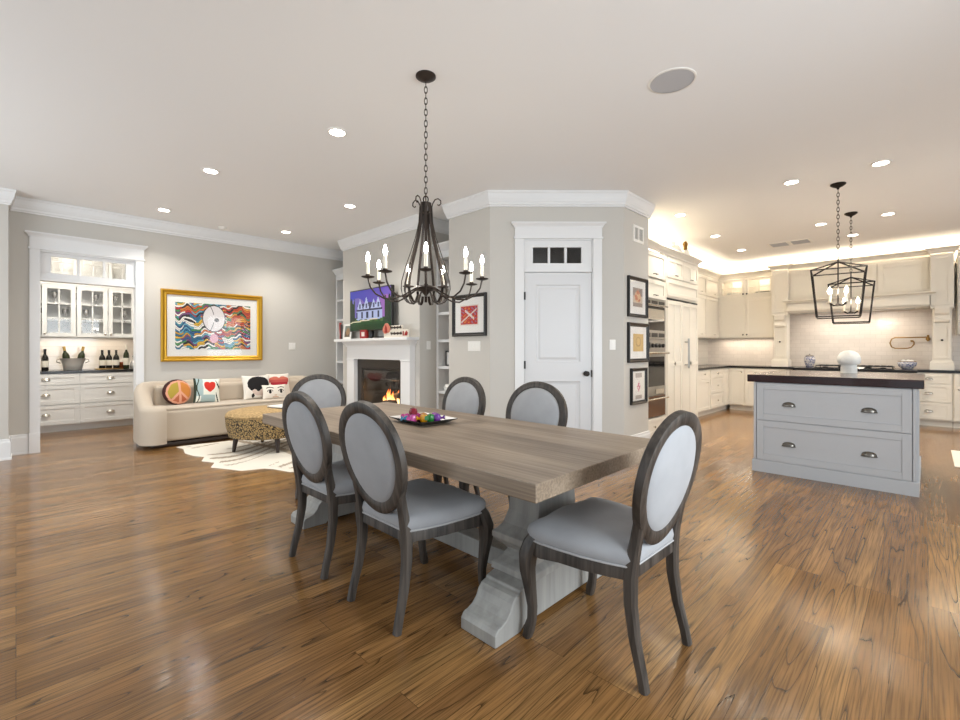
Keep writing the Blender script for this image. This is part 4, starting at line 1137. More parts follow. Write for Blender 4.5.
MB().box(-0.27, 0.27, -0.16, 0.16, -0.0012, -0.0002).build('duct_opening', 'book_grey', t)

# ------------------------------------------------------------------ fireplace
mt = thing('fireplace_mantel', 'white painted fireplace mantel and surround under the television', 'mantel', (-5.80, YF, 0))
for s in (-1, 1):
    a0, a1 = (0.62, 0.83) if s > 0 else (-0.83, -0.62)
    m = MB().box(a0, a1, -0.09, -0.001, 0.16, 1.10)
    m.box(a0 - 0.008, a1 + 0.008, -0.10, -0.001, 0, 0.16).box(a0 - 0.006, a1 + 0.006, -0.098, -0.001, 1.085, 1.10)
    m.build('leg', 'trim', mt, 0.003)
m = MB().box(-0.83, 0.83, -0.09, -0.001, 1.10, 1.335)
m.build('frieze', 'trim', mt, 0.002)
MB().sweep([(-0.83, -0.001), (-0.83, -0.09), (0.83, -0.09), (0.83, -0.001)], [(0, 1.29), (0.01, 1.29), (0.014, 1.31), (0.045, 1.345), (0.06, 1.365), (0.065, 1.372), (0, 1.372)]).build('bed_moulding', 'trim', mt)
MB().box(-1.05, 0.916, -0.20, -0.001, 1.372, 1.412).build('shelf', 'trim', mt, 0.004)
m = MB().box(-0.62, -0.5, -0.022, -0.001, 0, 1.10).box(0.5, 0.62, -0.022, -0.001, 0, 1.10).box(-0.5, 0.5, -0.022, -0.001, 0.96, 1.10).box(-0.5, 0.5, -0.022, -0.001, 0, 0.12)
m.build('slip', 'granite', mt)
FZ = 0.17
fb = thing('gas_fireplace', 'black gas fireplace insert with burning logs', 'fireplace', (-5.80, YF, 0))
m = MB().box(-0.495, 0.495, 0.50, 0.52, 0.125, 0.955).box(-0.495, -0.48, 0.0, 0.50, 0.125, 0.955).box(0.48, 0.495, 0.0, 0.50, 0.125, 0.955).box(-0.48, 0.48, 0, 0.50, 0.125, 0.15).box(-0.48, 0.48, 0, 0.50, 0.93, 0.955)
m.build('firebox', 'black', fb)
MB().box(-0.48, 0.48, 0.0, 0.012, 0.80, 0.93).build('hood_panel', 'black', fb, 0.004)
for i, (x, y, z, a, l) in enumerate(((-0.05, 0.22, 0.20, 0.2, 0.6), (0.05, 0.30, 0.30, -0.25, 0.55), (0.0, 0.16, 0.27, 0.45, 0.42), (0.10, 0.24, 0.38, 0.8, 0.4))):
    MB().tube([(x - l / 2 * cos(a), y + 0.08 * sin(a), z - 0.02 + FZ), (x, y, z + FZ), (x + l / 2 * cos(a), y - 0.08 * sin(a), z + 0.02 + FZ)], [0.045, 0.055, 0.04], 10).build('log', 'log', fb)
fm = bpy.data.materials.new('flame_glow'); fm.use_nodes = True
nt = fm.node_tree; nt.nodes.remove(nt.nodes['Principled BSDF'])
tc = nt.nodes.new('ShaderNodeTexCoord'); sp = nt.nodes.new('ShaderNodeSeparateXYZ'); rp = nt.nodes.new('ShaderNodeValToRGB'); e_ = nt.nodes.new('ShaderNodeEmission')
nt.links.new(tc.outputs['Generated'], sp.inputs[0]); nt.links.new(sp.outputs[2], rp.inputs[0]); nt.links.new(rp.outputs[0], e_.inputs[0]); nt.links.new(e_.outputs[0], nt.nodes['Material Output'].inputs[0])
rp.color_ramp.elements[0].color = (1, 0.75, 0.38, 1); rp.color_ramp.elements[1].color = (0.55, 0.06, 0.01, 1)
x_ = rp.color_ramp.elements.new(0.5); x_.color = (1.0, 0.38, 0.08, 1)
e_.inputs[1].default_value = 2.4
M['flame'] = fm
for i, (x, y, hgt, r) in enumerate(((-0.06, 0.2, 0.27, 0.035), (0.02, 0.2, 0.20, 0.04), (-0.10, 0.22, 0.22, 0.035), (0.13, 0.22, 0.26, 0.035), (-0.2, 0.2, 0.14, 0.03), (0.24, 0.2, 0.15, 0.03), (0.07, 0.16, 0.24, 0.03), (-0.05, 0.16, 0.28, 0.03), (-0.28, 0.24, 0.10, 0.025))):
    MB().tube([(x, y, 0.26 + FZ), (x + 0.012, y, 0.26 + FZ + 0.8 * hgt * .3), (x - 0.015, y, 0.26 + FZ + 0.8 * hgt * .65), (x + 0.02, y, 0.26 + FZ + 0.8 * hgt)], [r * 0.7, r * .8, r * 0.42, 0.002], 8).build('flame', 'flame', fb)
m = MB()
for k in range(9): m.tube([(-0.36 + k * 0.09, 0.08, 0.27), (-0.36 + k * 0.09, 0.36, 0.27)], 0.012, 6)
m.tube([(-0.38, 0.1, 0.27), (0.38, 0.1, 0.27)], 0.012, 6).tube([(-0.3, 0.1, 0.15), (-0.3, 0.1, 0.33)], 0.012, 6).tube([(0.3, 0.1, 0.15), (0.3, 0.1, 0.33)], 0.012, 6)
m.build('log_grate', 'black', fb)
MB().box(-0.48, 0.48, -0.004, -0.001, 0.15, 0.93).build('glass_front', 'pane', fb)
lamp('fire_glow', 'POINT', (-5.76, 4.0, 0.62), 2.0, (1, 0.5, 0.18), 0.1)

# television: dusk picture of a white house
def tvpic(u, v):
    x = u
    sky = (70 + 70 * u, 70 + 40 * (1 - v), 170 - 20 * u)
    if v > 0.72 + 0.1 * sin(x * 9): c = (44 + 50 * u, 50 + 22 * u, 150)
    else: c = (84 + 50 * u, 84, 150)
    if v < 0.30 + 0.04 * sin(x * 4): c = (20, 62, 34)
    if v < 0.14: c = (14, 50, 28)
    if (x < 0.13 or x > 0.86) and 0.18 < v < 0.75 + 0.08 * sin(x * 60): c = (26, 44, 34)
    if 0.16 < x < 0.80 and 0.26 < v < 0.52:
        c = (140, 152, 188)
        if sin(x * 46) > 0.55 and 0.30 < v < 0.46: c = (44, 50, 70)
        if abs(v - 0.50) < 0.02: c = (50, 52, 72)
    def gable(cx, hw, z0, z1): return abs(x - cx) < hw * (1 - max(0, (v - z0)) / (z1 - z0)) and z0 < v < z1
    if 0.2 < x < 0.78 and 0.52 <= v < 0.68 - 0.12 * abs(x - 0.5): c = (56, 58, 82)
    for cx, z1 in ((0.26, 0.80), (0.42, 0.84), (0.60, 0.76), (0.71, 0.80)):
        if gable(cx, 0.075, 0.52, z1): c = (150, 160, 194)
        if abs(x - cx) < 0.02 and 0.55 < v < 0.66: c = (70, 76, 100)
    if 0.1 < x < 0.88 and 0.20 < v < 0.27 and sin(x * 50) > -0.2: c = (64, 84, 50)
    if abs(v - (0.20 + 0.1 * x)) < 0.012 and x < 0.7: c = (196, 186, 160)
    return c
tv = thing('television', 'flat television showing a white house at dusk above the mantel', 'television', (-5.90, 3.69, 1.84), 0)
MB().box(-0.565, 0.565, -0.02, 0.03, -0.315, 0.315).build('bezel', 'black', tv, 0.004)
painted('screen', 72, 44, lambda u, v: ((u - .5) * 1.10, -0.0215, (v - .5) * 0.60), tvpic, tv, 'screen', False)
MB().box(-0.2, 0.2, 0.03, 0.10, -0.15, 0.15).build('wall_bracket', 'black', tv)

# mantel ornaments
t = thing('photo_frame', 'white photo frame leaning at the left end of the mantel', 'photo frame', (-6.60, 3.70, 1.414), 0.0)
m = MB().frame(0.24, 0.24, [(0, 0), (0, -0.015), (0.03, -0.015), (0.03, 0)], 0, 0.12); m.build('frame', 'plate', t)
painted('photo', 12, 12, lambda u, v: ((u - .5) * 0.18, -0.004, 0.03 + v * 0.18), lambda u, v: (150, 120, 90) if (u - .5) ** 2 + (v - .5) ** 2 < 0.1 else (120, 128, 120) if v > .5 else (96, 84, 70), t, 'print', False)
t.rotation_euler = (-0.12, 0, 0)
for i, (x, h_) in enumerate(((-6.80, 0.27), (-6.765, 0.24))):
    t = thing('candle_holder', ['slim dark red vase at the left end of the mantel', 'shorter dark red vase beside the white photo frame'][i], 'vase', (x + 0.02, 3.68, 1.4125))
    MB().lathe([(0, 0), (0.015, 0), (0.012, h_ * 0.3), (0.022, h_ * 0.85), (0.018, h_), (0.012, h_), (0, h_ * 0.4)], 14).build('body', 'red' if i == 0 else 'dark_wood', t)
t = thing('trinket_box', 'small red and white painted box under the television', 'box', (-6.05, 3.70, 1.4125))
painted('box_front', 8, 8, lambda u, v: ((u - .5) * 0.17, -0.051, v * 0.13), lambda u, v: (222, 214, 206) if (u - .5) ** 2 + (v - .5) ** 2 < 0.08 else (150, 36, 40), t, 'print', False)
MB().box(-0.085, 0.085, -0.05, 0.05, 0, 0.13).build('body', 'red', t, 0.003)
t = thing('candle_jar', 'small dark jar beside the red and white box', 'jar', (-5.90, 3.70, 1.4125))
MB().lathe([(0, 0), (0.035, 0), (0.042, 0.03), (0.042, 0.10), (0.03, 0.12), (0, 0.12)], 18).build('body', 'black', t)
tag(MB().box(-5.80, -5.60, 3.66, 3.74, 1.4125, 1.434).build('remote_control', 'black', None, 0.006), 'low black remote control lying on the mantel', 'remote control')
t = thing('mantel_sign', 'small cream sign with red flowers at the right end of the mantel', 'sign', (-5.17, 3.645, 1.4125))
MB().box(-0.30, 0.28, -0.012, 0.012, 0.0, 0.105).build('base_letters', 'paper', t, 0.003)
MB().box(-0.13, 0.13, -0.012, 0.012, 0.105, 0.165).build('top_panel', 'paper', t, 0.003)
for (x, z, r) in ((-0.255, 0.115, 0.06), (-0.195, 0.12, 0.055), (-0.225, 0.15, 0.055)):
    MB().lathe([(0, 0), (r, 0), (r, 0.01), (0, 0.014)], 14).xf(Matrix.Translation((x, -0.012, z)) @ Matrix.Rotation(PI / 2, 4, 'X')).build('flower', pr('coral_petal', S(206, 126, 106), 0.7), t)
MB().prism([(-0.255, 0.07), (-0.195, 0.07), (-0.205, 0.13), (-0.225, 0.175), (-0.245, 0.13)], -0.033, -0.027, 'y').build('flower_heart', 'red', t)
m = MB()
for r_, (xa, xb, zc) in enumerate(((-0.12, 0.12, 0.135), (-0.13, 0.13, 0.055))):
    n_ = 60; m.tube([(xa + (xb - xa) * k / n_, -0.014, zc + 0.022 * sin(k * 1.15) * (0.6 + 0.4 * sin(k * 0.37))) for k in range(n_ + 1)], 0.006, 5)
m.build('script_lettering', 'dark_wood', t)
m = MB()
for x, z in ((0.18, 0.05), (0.23, 0.06), (0.245, 0.03)): m.lathe([(0, 0), (0.022, 0), (0.02, 0.012), (0, 0.014)], 10)
m = MB().prism([(0.19, 0.02), (0.25, 0.02), (0.26, 0.06), (0.235, 0.085), (0.21, 0.06)], -0.02, -0.013, 'y').prism([(0.155, 0.02), (0.175, 0.02), (0.175, 0.08), (0.155, 0.08)], -0.02, -0.013, 'y')
m.build('red_motif', 'red', t)

# bookcases in the two alcoves
def bookcase(label, x0, x1, y0, y1, ztop, shelves):
    w_ = x1 - x0
    t = thing('built_in_bookcase', label, 'bookcase', (x0, y0, 0), 0)
    m = MB().box(0, 0.045, 0, y1 - y0, 0, ztop).box(w_ - 0.045, w_, 0, y1 - y0, 0, ztop).box(0.045, w_ - 0.045, 0, y1 - y0, ztop - 0.10, ztop).box(0.045, w_ - 0.045, 0, y1 - y0, 0, 0.12)
    m.build('carcass', 'trim', t)
    MB().box(0.045, w_ - 0.045, y1 - y0 - 0.012, y1 - y0, 0.12, ztop - 0.10).build('back_panel', 'shelf_back', t)
    for z in shelves: MB().box(0.045, w_ - 0.045, 0.005, y1 - y0 - 0.012, z - 0.018, z + 0.018).build('shelf', 'trim', t)
    MB().sweep([(0, 0), (w_, 0)], [(0, ztop), (0.012, ztop), (0.03, ztop + 0.03), (0.07, ztop + 0.07), (0.07, ztop + 0.09), (0, ztop + 0.09)]).build('cornice', 'trim', t)
    MB().box(0, w_, 0, y1 - y0, ztop, ztop + 0.088).build('top_board', 'trim', t)
    return t
bookcase('narrow white built-in bookcase left of the fireplace', -7.69, -6.925, 4.08, 4.39, 2.60, (0.66, 1.02, 1.40, 1.78, 2.13))
bookcase('narrow white built-in bookcase right of the fireplace', -4.865, -4.285, 4.085, 4.39, 2.60, (0.66, 1.0, 1.365, 1.74, 2.12))
# objects on the shelves
LS = [('book', 'tall teal book on the left bookcase', 'book', -7.42, 1.80, 0.16, 0.28, 'book_teal'), ('book', 'brown book standing on the lower shelf of the left bookcase', 'book', -7.40, 0.68, 0.10, 0.26, 'book_brown'),
      ('storage_box', 'grey box on the bottom shelves of the left bookcase', 'box', -7.36, 0.125, 0.3, 0.30, 'book_grey'), ('book', 'dark book on the left bookcase level with the mantel shelf', 'book', -7.38, 1.04, 0.12, 0.25, 'dark_wood')]
for nm, lb, ct, x, z, w_, h_, mat in LS:
    tag(MB().box(x - w_ / 2, x + w_ / 2, 4.16, 4.36, z, z + h_).build(nm, mat, None, 0.003), lb, ct)
t = thing('white_vase', 'bright white vase on the top shelf of the left bookcase', 'vase', (-7.40, 4.22, 2.149))
MB().lathe([(0, 0), (0.07, 0), (0.10, 0.08), (0.09, 0.20), (0.05, 0.28), (0.06, 0.30), (0.05, 0.30), (0, 0.1)], 20).build('body', 'white_ceramic', t)
t = thing('photo_frame', 'black photo frame on the right bookcase beside the fireplace', 'photo frame', (-4.715, 4.20, 1.019), -0.2)
MB().frame(0.18, 0.21, [(0, 0), (0, -0.015), (0.02, -0.015), (0.02, 0)], 0, 0.105).build('frame', 'black_frame', t)
MB().box(-0.07, 0.07, -0.006, -0.001, 0.02, 0.19).build('photo', 'mat_board', t)
tag(MB().lathe([(0, 0), (0.06, 0), (0.07, 0.05), (0.04, 0.09), (0, 0.09)], 16, (-4.74, 4.2, 0.679)).build('ceramic_pot', 'white_ceramic'), 'white pot on the lower shelf of the right bookcase', 'pot')

# ------------------------------------------------------------------ sofa, cushions, ottoman, hide
sofa = thing('sofa', 'long beige barrel sofa with rounded arms against the left wall', 'sofa', (-7.27, 2.30, 0))
def sofa_shell():
    """plan path of the back-and-arm shell centreline with height at each point (local to sofa root)"""
    L2, rc, rf = 1.235 - 0.085, 0.30, 0.10
    xb, xf = -0.41 + 0.09, 0.30
    pts = []
    def arc(cx, cy, r, a0, a1, n):
        for k in range(n + 1):
            a = a0 + (a1 - a0) * k / n; pts.append((cx + r * cos(a), cy + r * sin(a)))
    pts.append((xf + rf - 0.02, -L2 + rf + 0.04))
    arc(xf, -L2 + rf, rf, 0, -PI / 2, 6)
    pts.append((xf - 0.12, -L2)); pts.append((xb + rc + 0.04, -L2))
    arc(xb + rc, -L2 + rc, rc, -PI / 2, -PI, 10)
    for k in range(1, 12): pts.append((xb, -L2 + rc + (2 * L2 - 2 * rc) * k / 12))
    arc(xb + rc, L2 - rc, rc, PI, PI / 2, 10)
    pts.append((xb + rc + 0.04, L2)); pts.append((xf - 0.12, L2))
    arc(xf, L2 - rf, rf, PI / 2, 0, 6)
    pts.append((xf + rf - 0.02, L2 - rf - 0.04))
    return pts
sp_ = sofa_shell(); rings = []
for i, p in enumerate(sp_):
    a, b = sp_[max(i - 1, 0)], sp_[min(i + 1, len(sp_) - 1)]
    dx, dy = b[0] - a[0], b[1] - a[1]; l = math.hypot(dx, dy); nx, ny = -dy / l, dx / l      # inward is left of path? outward = -n
    x = p[0]
    t_ = min(1, max(0, (0.38 - x) / 0.62)); s_ = t_ * t_ * (3 - 2 * t_)
    hgt = 0.535 + 0.275 * s_
    th = 0.085
    sec = [(-th, 0.06), (-th - 0.006, 0.3), (-th, hgt - 0.07), (-th * 0.8, hgt - 0.025), (-th * 0.35, hgt), (th * 0.35, hgt), (th * 0.8, hgt - 0.025), (th, hgt - 0.07), (th, 0.3), (th, 0.06)]
    rings.append([(p[0] + nx * o_, p[1] + ny * o_, z) for o_, z in sec])
MB().loft(rings).build('back_and_arms', 'sofa', sofa)
MB().box(-0.25, 0.385, -1.055, 1.055, 0.075, 0.475).build('seat', 'sofa', sofa, 0.045, None, 4)
m = MB().box(-0.24, 0.375, -1.03, 0.0, 0.47, 0.50).box(-0.24, 0.375, 0.0, 1.03, 0.47, 0.50)
m.build('seat_cushion', 'sofa', sofa, 0.02, None, 3)
m = MB()
for y0, y1 in ((-1.0, -0.34), (-0.33, 0.33), (0.34, 1.0)): m.box(-0.245, -0.12, y0, y1, 0.48, 0.76)
m.build('back_cushion', 'sofa', sofa, 0.05, None, 4)
MB().box(-0.33, 0.35, -1.1, 1.1, 0.0, 0.062).build('plinth', 'dark_wood', sofa, 0.02)

def pillow(name, label, loc, w, h, t, colf, tilt, yaw, roll=0.0, shape='square', grp='throw pillows on the sofa', back=(220, 214, 204)):
    r = thing(name, label, 'cushion', loc, 0, grp)
    r.rotation_euler = (-tilt, roll, PI / 2 + yaw)
    def pos(sgn):
        def f(u, v):
            a, b = 2 * u - 1, 2 * v - 1
            if shape == 'round':
                m_ = max(abs(a), abs(b)); rr = math.hypot(a, b) or 1e-9
                a2, b2 = a * m_ / rr, b * m_ / rr
                d = max(0, 1 - m_ * m_) ** 0.5
                return (w / 2 * a2, sgn * t / 2 * d, h / 2 + h / 2 * b2)
            d = max(0.0, (1 - a * a) * (1 - b * b)) ** 0.42
            return (w / 2 * a * (1 - 0.07 * (1 - b * b)), sgn * t / 2 * d, h / 2 + h / 2 * b * (1 - 0.07 * (1 - a * a)))
        return f
    def cf(u, v):
        if shape == 'round':
            a, b = 2 * u - 1, 2 * v - 1; m_ = max(abs(a), abs(b)); rr = math.hypot(a, b) or 1e-9
            return colf(0.5 + a * m_ / rr / 2, 0.5 + b * m_ / rr / 2)
        return colf(u, v)
    painted('front_cover', 56, 56, pos(-1), cf, r, 'textile')
    painted('back_cover', 20, 20, pos(1), lambda u, v: back, r, 'textile')
    return r
def c_peace(u, v):
    x, y = (u - .54) / 0.46, (v - .48) / 0.46; r = math.hypot(x, y)
    if r > 1.0: return (66, 34, 30)
    if r > 0.85: return (220, 158, 130)
    if abs(x) < 0.085 or (y < 0.05 and abs(abs(x) + y * 0.95 ) < 0.12): return (222, 162, 134)
    if x < 0: return (176, 152, 62) if y > -0.5 and abs(x) + y * 0.95 > 0 else (186, 104, 72)
    return (206, 132, 62) if abs(x) + y * 0.95 > 0 else (186, 100, 66)
def heart_in(x, y):
    return (x * x + y * y - 1) ** 3 - x * x * y ** 3 < 0
def c_heart(u, v):
    if heart_in((u - .58) / 0.20, (v - .60) / 0.21): return (206, 52, 40)
    if heart_in((u - .58) / 0.245, (v - .60) / 0.255): return (236, 232, 222)
    if (u > 0.80 and abs(v - .78 + (u - .86) * 1.6) < 0.06) or (u > 0.82 and v < 0.4 and abs(u - .88 + 0.25 * v - 0.03) < 0.025): return (34, 36, 36)
    if u < 0.07 or abs(u - 0.13 - 0.05 * sin(v * 8)) < 0.02: return (52, 60, 48)
    if u < 0.33 and v > 0.25 or v < 0.28 and 0.25 < u < 0.78: return (166, 186, 186)
    return (230, 230, 218)
def c_girl(u, v):
    if ((u - .54) / 0.42) ** 2 + ((v - .60) / 0.36) ** 2 < 1 and v > 0.34 + 0.05 * sin(u * 22): return (22, 20, 22)
    if ((u - .30) / 0.05) ** 2 + ((v - .12) / 0.09) ** 2 < 1: return (40, 36, 36)
    if ((u - .56) / 0.30) ** 2 + ((v - .34) / 0.24) ** 2 < 1: return (216, 196, 184)
    return (232, 226, 216)
def c_lips(u, v):
    x, y = (u - .5) / 0.44, (v - .62) / 0.30
    top = 0.62 - 0.38 * x * x - 0.26 * math.exp(-(x / 0.18) ** 2)
    if abs(x) < 1 and -0.05 - 0.0 * x < y < top + 0.3: return (206, 112, 92) if y > 0.35 else (190, 84, 78)
    if abs(x) < 0.9 and -0.8 + 0.7 * x * x < y <= 0: return (176, 44, 56)
    return (232, 222, 210)
def c_eyes(u, v):
    for c in (0.27, 0.75):
        d = ((u - c) / 0.11) ** 2 + ((v - .52) / 0.13) ** 2
        if ((u - c) / 0.06) ** 2 + ((v - .50) / 0.15) ** 2 < 1: return (30, 26, 26)
        if 0.75 < d < 1.25 and v > 0.5: return (40, 34, 32)
        if abs(v - (0.76 + 0.06 * cos((u - c) * 11))) < 0.03 and abs(u - c) < 0.15: return (60, 48, 44)
    if abs(u - .5) < 0.05 and abs(v - .22) < 0.03 or abs(v - .1) < 0.03 and abs(u - .5) < 0.12: return (200, 150, 120)
    return (234, 226, 214)
SZ = 0.497
pillow('throw_pillow', 'round dark brown pillow with an orange and olive peace sign', (-7.25, 1.54, SZ), 0.35, 0.35, 0.14, c_peace, 0.22, 0.12, 0, 'round', back=(66, 34, 30))
pillow('throw_pillow', 'square pale pillow with red heart next to the peace sign pillow', (-7.25, 1.885, SZ), 0.34, 0.35, 0.13, c_heart, 0.25, 0.0, 0.06)
pillow('throw_pillow', 'white pillow with a black bobbed head of hair', (-7.22, 2.56, SZ), 0.41, 0.37, 0.13, c_girl, 0.25, 0.05)
pillow('throw_pillow', 'pillow printed with large red lips behind the eye pillow', (-7.31, 2.92, SZ), 0.36, 0.38, 0.12, c_lips, 0.25, 0.0)
pillow('throw_pillow', 'small white pillow printed with two eyes in front', (-7.08, 2.76, SZ), 0.36, 0.22, 0.10, c_eyes, 0.22, 0.0)

def hide_outline():
    P_ = [(-6.84, 1.43), (-6.66, 1.47), (-6.36, 1.42), (-6.12, 1.46), (-5.98, 1.53), (-5.78, 1.45), (-5.6, 1.53), (-5.40, 1.44), (-5.18, 1.55), (-5.02, 1.62), (-4.95, 1.82), (-4.85, 1.88), (-4.62, 1.95), (-4.45, 2.2),
          (-4.6, 2.5), (-4.5, 2.9), (-4.7, 3.2), (-5.2, 3.1), (-5.6, 3.25), (-6.1, 3.05), (-6.5, 3.0), (-6.75, 2.6), (-6.78, 2.2), (-6.80, 1.85), (-6.84, 1.68)]
    return P_
HO = hide_outline(); HC = (-5.75, 2.15)
def hide_r(u):
    """boundary point along the closed outline"""
    n = len(HO); s = (u % 1.0) * n; i = int(s) % n; f = s - int(s)
    f = f * f * (3 - 2 * f) * 0.5 + f * 0.5
    a, b = HO[i], HO[(i + 1) % n]
    return (a[0] + (b[0] - a[0]) * f, a[1] + (b[1] - a[1]) * f)
def hide_pos(u, v):
    b = hide_r(u); k = v
    x, y = HC[0] + (b[0] - HC[0]) * k, HC[1] + (b[1] - HC[1]) * k
    return (x, y, 0.010 if v < 0.995 else 0.0005)
def hide_col(u, v):
    x, y, _ = hide_pos(u, v)
    s = sin(x * 34 + 9 * sin(y * 2.6 + 0.6) + 3.0 * sin(x * 3 + y * 5)) * (0.55 + 0.45 * sin(x * 5.1 + y * 3.3)) 
    edge = v > 0.9
    spine = abs(y - 2.2 - 0.12 * sin(x * 2)) < 0.05
    if s > 0.34 and not edge or spine: return (166, 152, 134)
    return (226, 220, 208)
o = painted('animal_hide_rug', 200, 36, hide_pos, hide_col, None, 'textile')
tag(o, 'white animal hide rug with beige stripes under the ottoman', 'rug')

def leopard_mat():
    m_ = bpy.data.materials.new('leopard_cloth'); m_.use_nodes = True
    nt = m_.node_tree; L = nt.links.new; N = nt.nodes.new
    b = nt.nodes['Principled BSDF']; b.inputs['Roughness'].default_value = 0.9
    tc = N('ShaderNodeTexCoord'); v = N('ShaderNodeTexVoronoi'); v.inputs['Scale'].default_value = 38; v.feature = 'DISTANCE_TO_EDGE'
    n = N('ShaderNodeTexNoise'); n.inputs['Scale'].default_value = 16; n.inputs['Detail'].default_value = 2
    mx = N('ShaderNodeMix'); mx.data_type = 'VECTOR'; mx.inputs[0].default_value = 0.06
    L(tc.outputs['Object'], mx.inputs[4]); L(n.outputs['Color'], mx.inputs[5]); L(tc.outputs['Object'], n.inputs['Vector']); L(mx.outputs[1], v.inputs['Vector'])
    r = N('ShaderNodeValToRGB'); e = r.color_ramp.elements
    e[0].position = 0.07; e[0].color = (*S(50, 40, 34), 1); e[1].position = 0.30; e[1].color = (*S(166, 134, 84), 1)
    x = e.new(0.16); x.color = (*S(192, 164, 112), 1)
    L(v.outputs['Distance'], r.inputs[0]); L(r.outputs[0], b.inputs['Base Color'])
    return m_
M['leopard'] = leopard_mat()
M['ott_top'] = pr('tan_ottoman_top', S(172, 144, 100), 0.9, vary=((40, 40, 40), 0.35))
ot = thing('ottoman', 'round ottoman in black and tan leopard cloth on the hide rug', 'ottoman', (-5.95, 2.24, 0.0105))
MB().lathe([(0, 0.165), (0.40, 0.165), (0.445, 0.18), (0.475, 0.30), (0.485, 0.415), (0.46, 0.42), (0, 0.42)], 40).build('drum', 'leopard', ot)
MB().lathe([(0, 0.42), (0.475, 0.42), (0.482, 0.44), (0.46, 0.47), (0.38, 0.49), (0.2, 0.498), (0, 0.50)], 40).build('top_cushion', 'ott_top', ot)
MB().lathe([(0.478, 0.418), (0.486, 0.424), (0.478, 0.43)], 40).build('welt', 'ott_top', ot)
for k in range(4):
    a = math.radians(-94 + 88 * k) ; x, y = 0.40 * cos(a), 0.40 * sin(a)
    MB().tube([(x * 0.93, y * 0.93, 0.17), (x, y, 0.0)], [0.032, 0.018], 12).build('leg', 'dark_wood', ot)
t = thing('book', 'white magazine with dark edge lying on the round ottoman', 'book', (-5.86, 2.38, 0.512), 0.3)
MB().box(-0.15, 0.15, -0.11, 0.11, 0, 0.008).build('back_cover', 'black', t); MB().box(-0.15, 0.15, -0.11, 0.11, 0.008, 0.022).build('pages', 'mat_board', t)

# ------------------------------------------------------------------ dining table
TX0, TX1, TY0, TY1 = -3.575, -0.998, 1.30, 2.41
TXC, TYC = (TX0 + TX1) / 2, (TY0 + TY1) / 2
tb = thing('dining_table', 'long grey-washed oak trestle table in the dining area', 'table', (TXC, TYC, 0))
hl, hw_ = (TX1 - TX0) / 2, (TY1 - TY0) / 2
MB().box(-hl, hl, -hw_, hw_, 0.69, 0.76).build('tabletop', 'table_top', tb, 0.004)
MB().box(-hl + 0.30, hl - 0.30, -0.30, 0.30, 0.655, 0.69).build('apron', 'table_base', tb)
foot = [(-.465, 0), (-.465, .05), (-.452, .068), (-.44, .074), (-.425, .076), (-.395, .088), (-.37, .112), (-.355, .142), (-.335, .162), (-.315, .168), (-.305, .170), (-.30, .182), (-.22, .20)]
foot = foot + [(-y, z) for y, z in foot[::-1]] + [(.30, 0), (.275, .022), (-.275, .022), (-.30, 0)]
for px_ in (0.905, -0.89):
    pd = MB().prism(foot, px_ - 0.105, px_ + 0.105, 'x').build('pedestal_foot', 'table_base', tb, 0.005)
    prof = [(.195, .12, .25), (.225, .12, .25), (.235, .11, .235), (.25, .095, .20), (.275, .09, .165), (.295, .105, .185), (.32, .13, .215), (.335, .14, .225), (.36, .14, .225), (.37, .125, .21), (.40, .105, .18),
            (.46, .092, .155), (.54, .09, .15), (.58, .10, .17), (.605, .12, .20), (.612, .13, .215), (.63, .13, .215), (.638, .145, .24), (.66, .16, .265), (.69, .16, .265)]
    rg = [[(px_ - a, -b, z), (px_ + a, -b, z), (px_ + a, b, z), (px_ - a, b, z)] for z, a, b in prof]
    MB().loft(rg, smooth=False).build('pedestal_column', 'table_base', tb, 0.003)
MB().box(-0.80, 0.81, -0.06, 0.06, 0.085, 0.185).build('stretcher', 'table_base', tb, 0.004)

# tray of glass sweets
t = thing('serving_plate', 'white rectangular plate with black underside holding glass sweets', 'plate', (-2.40, 1.90, 0.7605), -0.06)
rg = []
for s_, z in ((0.62, 0.0), (0.66, 0.0), (1.0, 0.022), (1.0, 0.026), (0.66, 0.006), (0.0, 0.006)):
    rg.append([(0.188 * s_ * a, 0.145 * s_ * b, z + (0.006 if abs(a) and s_ == 1.0 else 0)) for a, b in ((-1, -1), (1, -1), (1, 1), (-1, 1))])
MB().loft(rg[3:], caps=False, smooth=False).add(rg[4], [(0, 1, 2, 3)]).build('dish', 'white_ceramic', t)
MB().loft(rg[:4], caps=False, smooth=False).add(rg[0], [(3, 2, 1, 0)]).build('underside', 'black', t)
SW = [('pink', (214, 70, 160)), ('pink', (222, 96, 176)), ('pink', (200, 50, 140)), ('red', (150, 24, 50)), ('amber', (226, 160, 30)), ('amber', (206, 130, 20)), ('green', (40, 140, 60)), ('purple', (120, 50, 160)), ('violet', (176, 70, 190)), ('blue', (70, 150, 190))]
SP = [(l * .71 + n * .70, l * .70 - n * .71) for l, n in ((-0.105, 0.0), (-0.06, 0.04), (-0.045, -0.03), (-0.065, 0.0), (0.008, 0.035), (0.0, -0.03), (0.052, 0.02), (0.095, 0.01), (0.075, -0.045), (-0.10, 0.055))]
SLAB = ['bright pink glass sweet at the left of the white plate', 'pale pink glass sweet at the front of the white plate', 'deep pink glass sweet at the back of the white plate', 'dark red glass sweet lying on top of the pink ones', 'amber glass sweet at the middle of the white plate',
        'darker amber glass sweet behind the amber one', 'green glass sweet between the amber and purple ones', 'purple glass sweet at the right of the white plate', 'violet glass sweet behind the purple one', 'small blue glass sweet at the left front of the plate']
